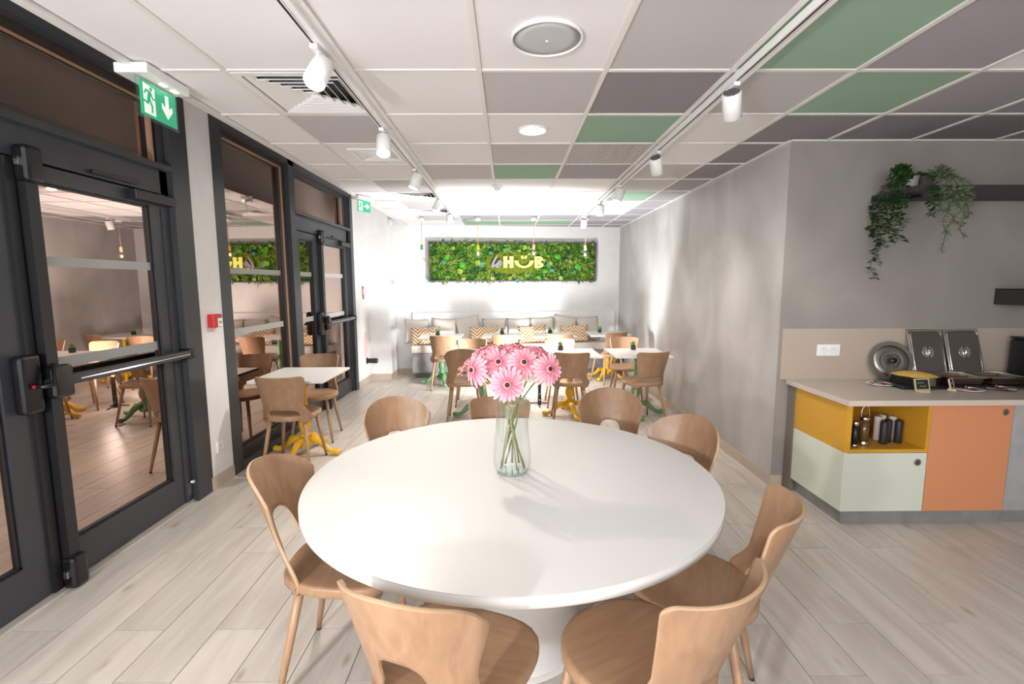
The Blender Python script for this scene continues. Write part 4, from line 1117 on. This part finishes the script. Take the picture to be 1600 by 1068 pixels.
def gastro(label, x, food, fm):
    t = thing('food_pan', label, 'pan', (x, 3.30, ZT+.022), 0, 'rectangular steel food pans')
    w_, l_ = .135, .115
    b = MB()
    for q in ((-w_, w_, -l_, -l_+.012), (-w_, w_, l_-.012, l_), (-w_, -w_+.012, -l_+.012, l_-.012), (w_-.012, w_, -l_+.012, l_-.012)): b.box(*q, .052, .056)
    obj('rim', b, steel, t)
    b = MB(); M1 = [(-.105, -.085), (.105, -.085), (.105, .085), (-.105, .085)]; M2 = [(-w_+.012, -l_+.012), (w_-.012, -l_+.012), (w_-.012, l_-.012), (-w_+.012, l_-.012)]
    for i in range(4):
        a, c_ = M1[i], M1[(i+1) % 4]; p, q = M2[i], M2[(i+1) % 4]
        b.quad(((*a, 0), (*c_, 0), (*q, .052), (*p, .052)))
    b.quad([(*v, 0) for v in M1]); obj('tub', b, steel_d, t)
    b = MB()
    rr = random.Random(int(x*100))
    for _ in range(24):
        cx, cy_ = rr.uniform(-.085, .085), rr.uniform(-.07, .07); a = rr.uniform(-.4, .4)
        b.box(-.035, .035, -.010, .010, 0, .012, Matrix.Translation((cx, cy_, .022+rr.random()*.01)) @ Matrix.Rotation(a, 4, 'Z'))
    b.box(-.11, .11, -.09, .09, .012, .018)
    o = obj(food, b, fm, t); o['kind'] = 'stuff'
gastro('steel pan of browned bacon beside the egg pan', 3.11, 'bacon', mat('bacon', (.22, .07, .03), .5))
gastro('steel pan of small sausages nearest the black box', 3.40, 'sausages', mat('sausage', (.20, .09, .03), .5))
def plate(label, x, y):
    t = thing('serving_plate', label, 'plate', (x, y, ZT), 0, 'small white plates with cutlery')
    obj('dish', MB().lathe([(.03, 0), (.055, .004), (.078, .012), (.080, .013), (.076, .015), (.05, .008), (.005, .006)], 36), white_plastic, t)
    b = MB(); rr = random.Random(int(x*77))
    for _ in range(5):
        a = rr.random()*2*PI; r = rr.uniform(.02, .055)
        b.lathe([(.012, .010), (.011, .016)], 8, (r*math.cos(a), r*math.sin(a), 0))
    obj('red_pattern', b, mat('plate_red', (.35, .02, .03), .4), t)
def tongs(label, x, y, a, L=.22):
    t = thing('serving_tongs', label, 'tongs', (x, y, ZT+.012), a, 'steel serving utensils')
    obj('arm', MB().tube([(-.06, .012, .014), (.03, .010, .008), (L, .004, 0)], [.008, .0035, .0025], 6), steel_d, t)
    obj('arm', MB().tube([(-.06, -.012, .014), (.03, -.010, .008), (L, -.004, 0)], [.008, .0035, .0025], 6), steel_d, t)
plate('patterned plate at left front of the egg pan', 2.615, 3.33); plate('patterned plate between the two small chalkboards', 3.06, 3.13); plate('patterned plate next to the third chalkboard', 3.30, 3.16)
tongs('steel spoon and fork on the plate beside the egg pan', 2.64, 3.32, rad(-42)); tongs('steel tongs across the plate between chalkboards', 3.10, 3.12, rad(-14)); tongs('steel tongs across plate by the third chalkboard', 3.33, 3.15, rad(-10))
pale = mat('pale_wood', (.62, .46, .30), .5); slate = mat('slate', (.018, .018, .022), .6)
def chalk(label, x, y, rz, w_, col, lines):
    t = thing('chalkboard_sign', label, 'sign', (x, y, ZT), rz, 'little chalkboard food labels')
    T = Matrix.Rotation(rad(-14), 4, 'X')
    b = MB(); h_ = w_*.72
    for q in ((-w_/2, w_/2, .012, .018), (-w_/2, w_/2, h_+.006, h_+.012), (-w_/2, -w_/2+.006, .018, h_+.006), (w_/2-.006, w_/2, .018, h_+.006)): b.box(q[0], q[1], -.005, .004, q[2], q[3], T)
    obj('frame', b, pale, t); obj('slate', MB().box(-w_/2+.006, w_/2-.006, -.002, .003, .018, h_+.006, T), slate, t)
    obj('stand', MB().box(-.03, .03, -.022, .022, 0, .014), pale, t)
    b = MB()
    for pl in lines:
        b.tube([T @ Vector((x_, -.0035, z_)) for x_, z_ in pl], .0011, 5)
    if lines: obj('chalk_writing', b, mat('chalk_'+col, (.20, .42, .08) if col == 'green' else (.45, .45, .45), .9), t)
def word(x, z, n, s=.009, seed=1):
    rr = random.Random(seed); out = []
    pts = [(x, z)]
    for i in range(n):
        x0_ = x+i*s; pts += [(x0_+s*.3, z+s*(.9+rr.random()*.5)), (x0_+s*.7, z+s*.1), (x0_+s, z+s*.5*rr.random())]
    out.append(pts); return out
chalk('small chalkboard with green chalk writing before the egg pan', 2.735, 3.11, rad(6), .105, 'green', word(-.035, .055, 5, .010, 3)+word(-.02, .032, 6, .008, 5))
chalk('small turned chalkboard between the pans and plates', 2.975, 3.155, rad(38), .095, 'white', word(-.025, .045, 4, .009, 8))
chalk('chalkboard label cut off by the right edge of the picture', 3.515, 3.12, rad(-4), .12, 'white', word(-.04, .055, 5, .010, 9))
# leaning lids
t = thing('round_cover', 'round glass-and-steel pan lid leaning on the backsplash', 'lid', (2.815, yp-.062, ZT+.145))
t.rotation_euler = (rad(-16), 0, rad(-12))
T = Matrix.Identity(4)
obj('rim', MB().lathe([(.146, -.004), (.146, .006), (.134, .008), (.132, -.002)], 48, (0, 0, 0), 'Y'), steel, t)
obj('disc', MB().lathe([(.133, 0), (.10, -.008), (.062, -.012), (.058, -.010)], 48, (0, 0, 0), 'Y'), steel_d, t)
obj('inner_ring', MB().lathe([(.064, -.014), (.064, -.010), (.057, -.010), (.055, -.014)], 36, (0, 0, 0), 'Y'), steel, t)
obj('centre', MB().lathe([(.057, -.010), (.03, -.012), (.002, -.013)], 30, (0, 0, 0), 'Y'), mat('lid_glass', (.09, .08, .075), .12, spec=.8), t)
for k in range(8):
    a = 2*PI*k/8; obj('rivet', MB().lathe([(.005, -.018), (.005, -.011)], 8, (.043*math.cos(a), 0, .043*math.sin(a)), 'Y'), chrome, t)
obj('knob', MB().lathe([(.012, -.012), (.010, -.03), (.020, -.034), (.018, -.044), (.004, -.046)], 20, (0, 0, 0), 'Y'), black_gloss, t)
def gn_lid(label, x):
    t = thing('pan_cover', label, 'lid', (x, yp-.115, ZT+.045), 0, 'rectangular steel lids leaning on backsplash')
    t.rotation_euler = (rad(-16.5), 0, 0)
    w_, h_ = .128, .345
    b = MB(); sk_ = Matrix(((1, 0, 0, 0), (0, 1, 0, 0), (0, 0, 1, 0), (0, 0, 0, 1)))
    obj('sheet', bevel(MB().box(-w_, w_, 0, .006, 0, h_), .002), steel, t)
    def rr_(w2, z0, z1, r, n=6):
        pts = []
        for cx, cz, a0 in ((w2-r, z1-r, 0), (-w2+r, z1-r, PI/2), (-w2+r, z0+r, PI), (w2-r, z0+r, 3*PI/2)):
            pts += [(cx+r*math.cos(a0+PI/2*i/n), cz+r*math.sin(a0+PI/2*i/n)) for i in range(n+1)]
        return pts
    P1 = [(x_, -.007, z_) for x_, z_ in rr_(w_-.016, .018, h_-.018, .03)]
    obj('pressed_rib', MB().tube(P1+[P1[0]], .004, 6), chrome, t)
    obj('raised_field', MB().prism(rr_(w_-.022, .024, h_-.024, .028), -.006, 0, Mz), steel_d, t)
    g = obj('grip_bowl', MB().lathe([(.046, -.008), (.044, -.010), (.034, -.006), (.02, .004), (.002, .006)], 30, (0, 0, h_*.5), 'Y'), steel, t)
    obj('grip_bar', MB().tube([(0, -.010, h_*.5-.040), (0, -.020, h_*.5), (0, -.010, h_*.5+.040)], .006, 8), chrome, g)
gn_lid('steel pan lid leaning beside the round lid', 3.075); gn_lid('steel pan lid leaning nearest the black box', 3.345)
t = thing('black_appliance', 'black boxy appliance on the worktop, cut off by frame edge', 'appliance', (3.86, 3.35, ZT))
obj('body', bevel(MB().box(-.17, .20, -.16, .17, .012, .31), .03, 3), black, t); obj('lid', bevel(MB().box(-.165, .195, -.155, .165, .31, .325), .006), black_gloss, t)
for sx_ in (-1, 1):
    for sy_ in (-1, 1): obj('foot', MB().lathe([(.014, 0), (.014, .012)], 10, (sx_*.13, sy_*.12, 0)), black, t)

# ------------------------------------------------------------------ shelf with trailing plants, and the black box above the counter
t = thing('wall_shelf', 'long black wall shelf above the buffet carrying trailing plants', 'shelf', (0, 0, 0))
obj('board', bevel(MB().box(2.625, 5.05, 3.17, YN-.001, 2.135, 2.172), .002), mat('shelf_black', (.035, .033, .035), .5), t)
for x in (2.75, 4.2): obj('bracket', MB().box(x-.015, x+.015, 3.3, YN-.001, 2.115, 2.135), black, t)
t = thing('wall_box', 'dark box mounted on wall below the shelf, cut off by frame edge', 'wall unit', (0, 0, 0))
obj('casing', bevel(MB().box(3.60, 4.6, 3.32, YN-.001, 1.39, 1.50), .004), mat('box_dark', (.03, .028, .026), .35), t)
obj('top_glass', MB().box(3.60, 4.6, 3.32, YN-.001, 1.50, 1.506), black_gloss, t)
obj('handle_rail', MB().tube([(3.72, 3.30, 1.45), (4.5, 3.30, 1.45)], .007, 8), chrome, t)
def trailing(label, x, y, leafc, potm, strands, seed, lsize, wide, off):
    t = thing('trailing_plant', label, 'plant', (x, y, 2.172))
    obj('pot', MB().lathe([(.030, 0), (.033, .002), (.044, .085), (.046, .088), (.040, .088), (.036, .075), (.002, .072)], 24), potm, t)
    rr = random.Random(seed); b = MB(); st = MB()
    def leafq(c, d, L, w_):
        s_ = d.cross(Vector((rr.random()-.5, rr.random()-.5, 1))).normalized()*w_; n_ = Vector((0, -.3, .2))*w_
        m_ = c+d*L*.5+n_; b.quad((c, m_-s_, c+d*L, m_+s_))
    for _ in range(260):
        a = rr.random()*2*PI; r = abs(rr.gauss(0, .5))*wide
        c = Vector((math.cos(a)*r+off, math.sin(a)*r*.5-.015, .10+rr.random()*.06-r*.45))
        if abs(c.x) < .055 and c.y < .0 and c.z < .085: continue
        leafq(c, Vector((rr.uniform(-1, 1), rr.uniform(-1, .4), rr.uniform(-.6, .8))).normalized(), lsize, lsize*.34)
    for sx_, sy_, ln_ in strands:
        pts = []; n = 16
        for i in range(6):
            k = i/5; pts.append(Vector((sx_*k, sy_*k, .085+.03*math.sin(k*PI)-.10*k*k)))
        z = pts[-1].z
        for i in range(n):
            z -= ln_/n; pts.append(Vector((sx_+.014*math.sin(i*.8+sx_*40)+rr.uniform(-.004, .004), sy_+.01*math.cos(i), z)))
        st.tube(pts, .002, 5)
        for i in range(1, len(pts)-1):
            for k in range(6 if i < 14 else 4):
                c = pts[i].lerp(pts[i+1], rr.random())
                leafq(c, Vector((rr.choice((-1, 1))*rr.uniform(.5, 1), rr.uniform(-.7, .3), rr.uniform(-.7, .2))).normalized(), lsize*rr.uniform(.7, 1.1), lsize*.32)
    obj('stem', st, mat('vine_stem', (.06, .10, .03), .6), t)
    o = obj('foliage', b, leafc, t); o['kind'] = 'stuff'
ivy_d = noisy('ivy_dark', (.012, .045, .010), (.035, .10, .02), (20, 20, 20), .45, ns=3); ivy_l = noisy('ivy_pale', (.13, .19, .10), (.22, .28, .15), (20, 20, 20), .6, ns=3)
trailing('dark green trailing plant in steel pot at the left end of shelf', 2.735, 3.36, ivy_d, mat('galvanised', (.60, .60, .62), .35, .5), [(-.115, .17, .28), (-.115, .13, .58), (-.117, .10, .48), (-.12, .05, .36), (-.118, .0, .26), (-.118, -.04, .34), (-.115, -.09, .33), (-.03, -.22, .18)], 3, .040, .075, -.09)
trailing('pale green trailing plant in glass pot further along the shelf', 2.835, 3.36, ivy_l, mat('jar_grey', (.10, .09, .08), .2), [(-.08, -.225, .16), (-.04, -.225, .42), (-.01, -.22, .30), (.03, -.225, .24), (.07, -.225, .33), (.10, -.225, .20)], 5, .030, .09, .075)
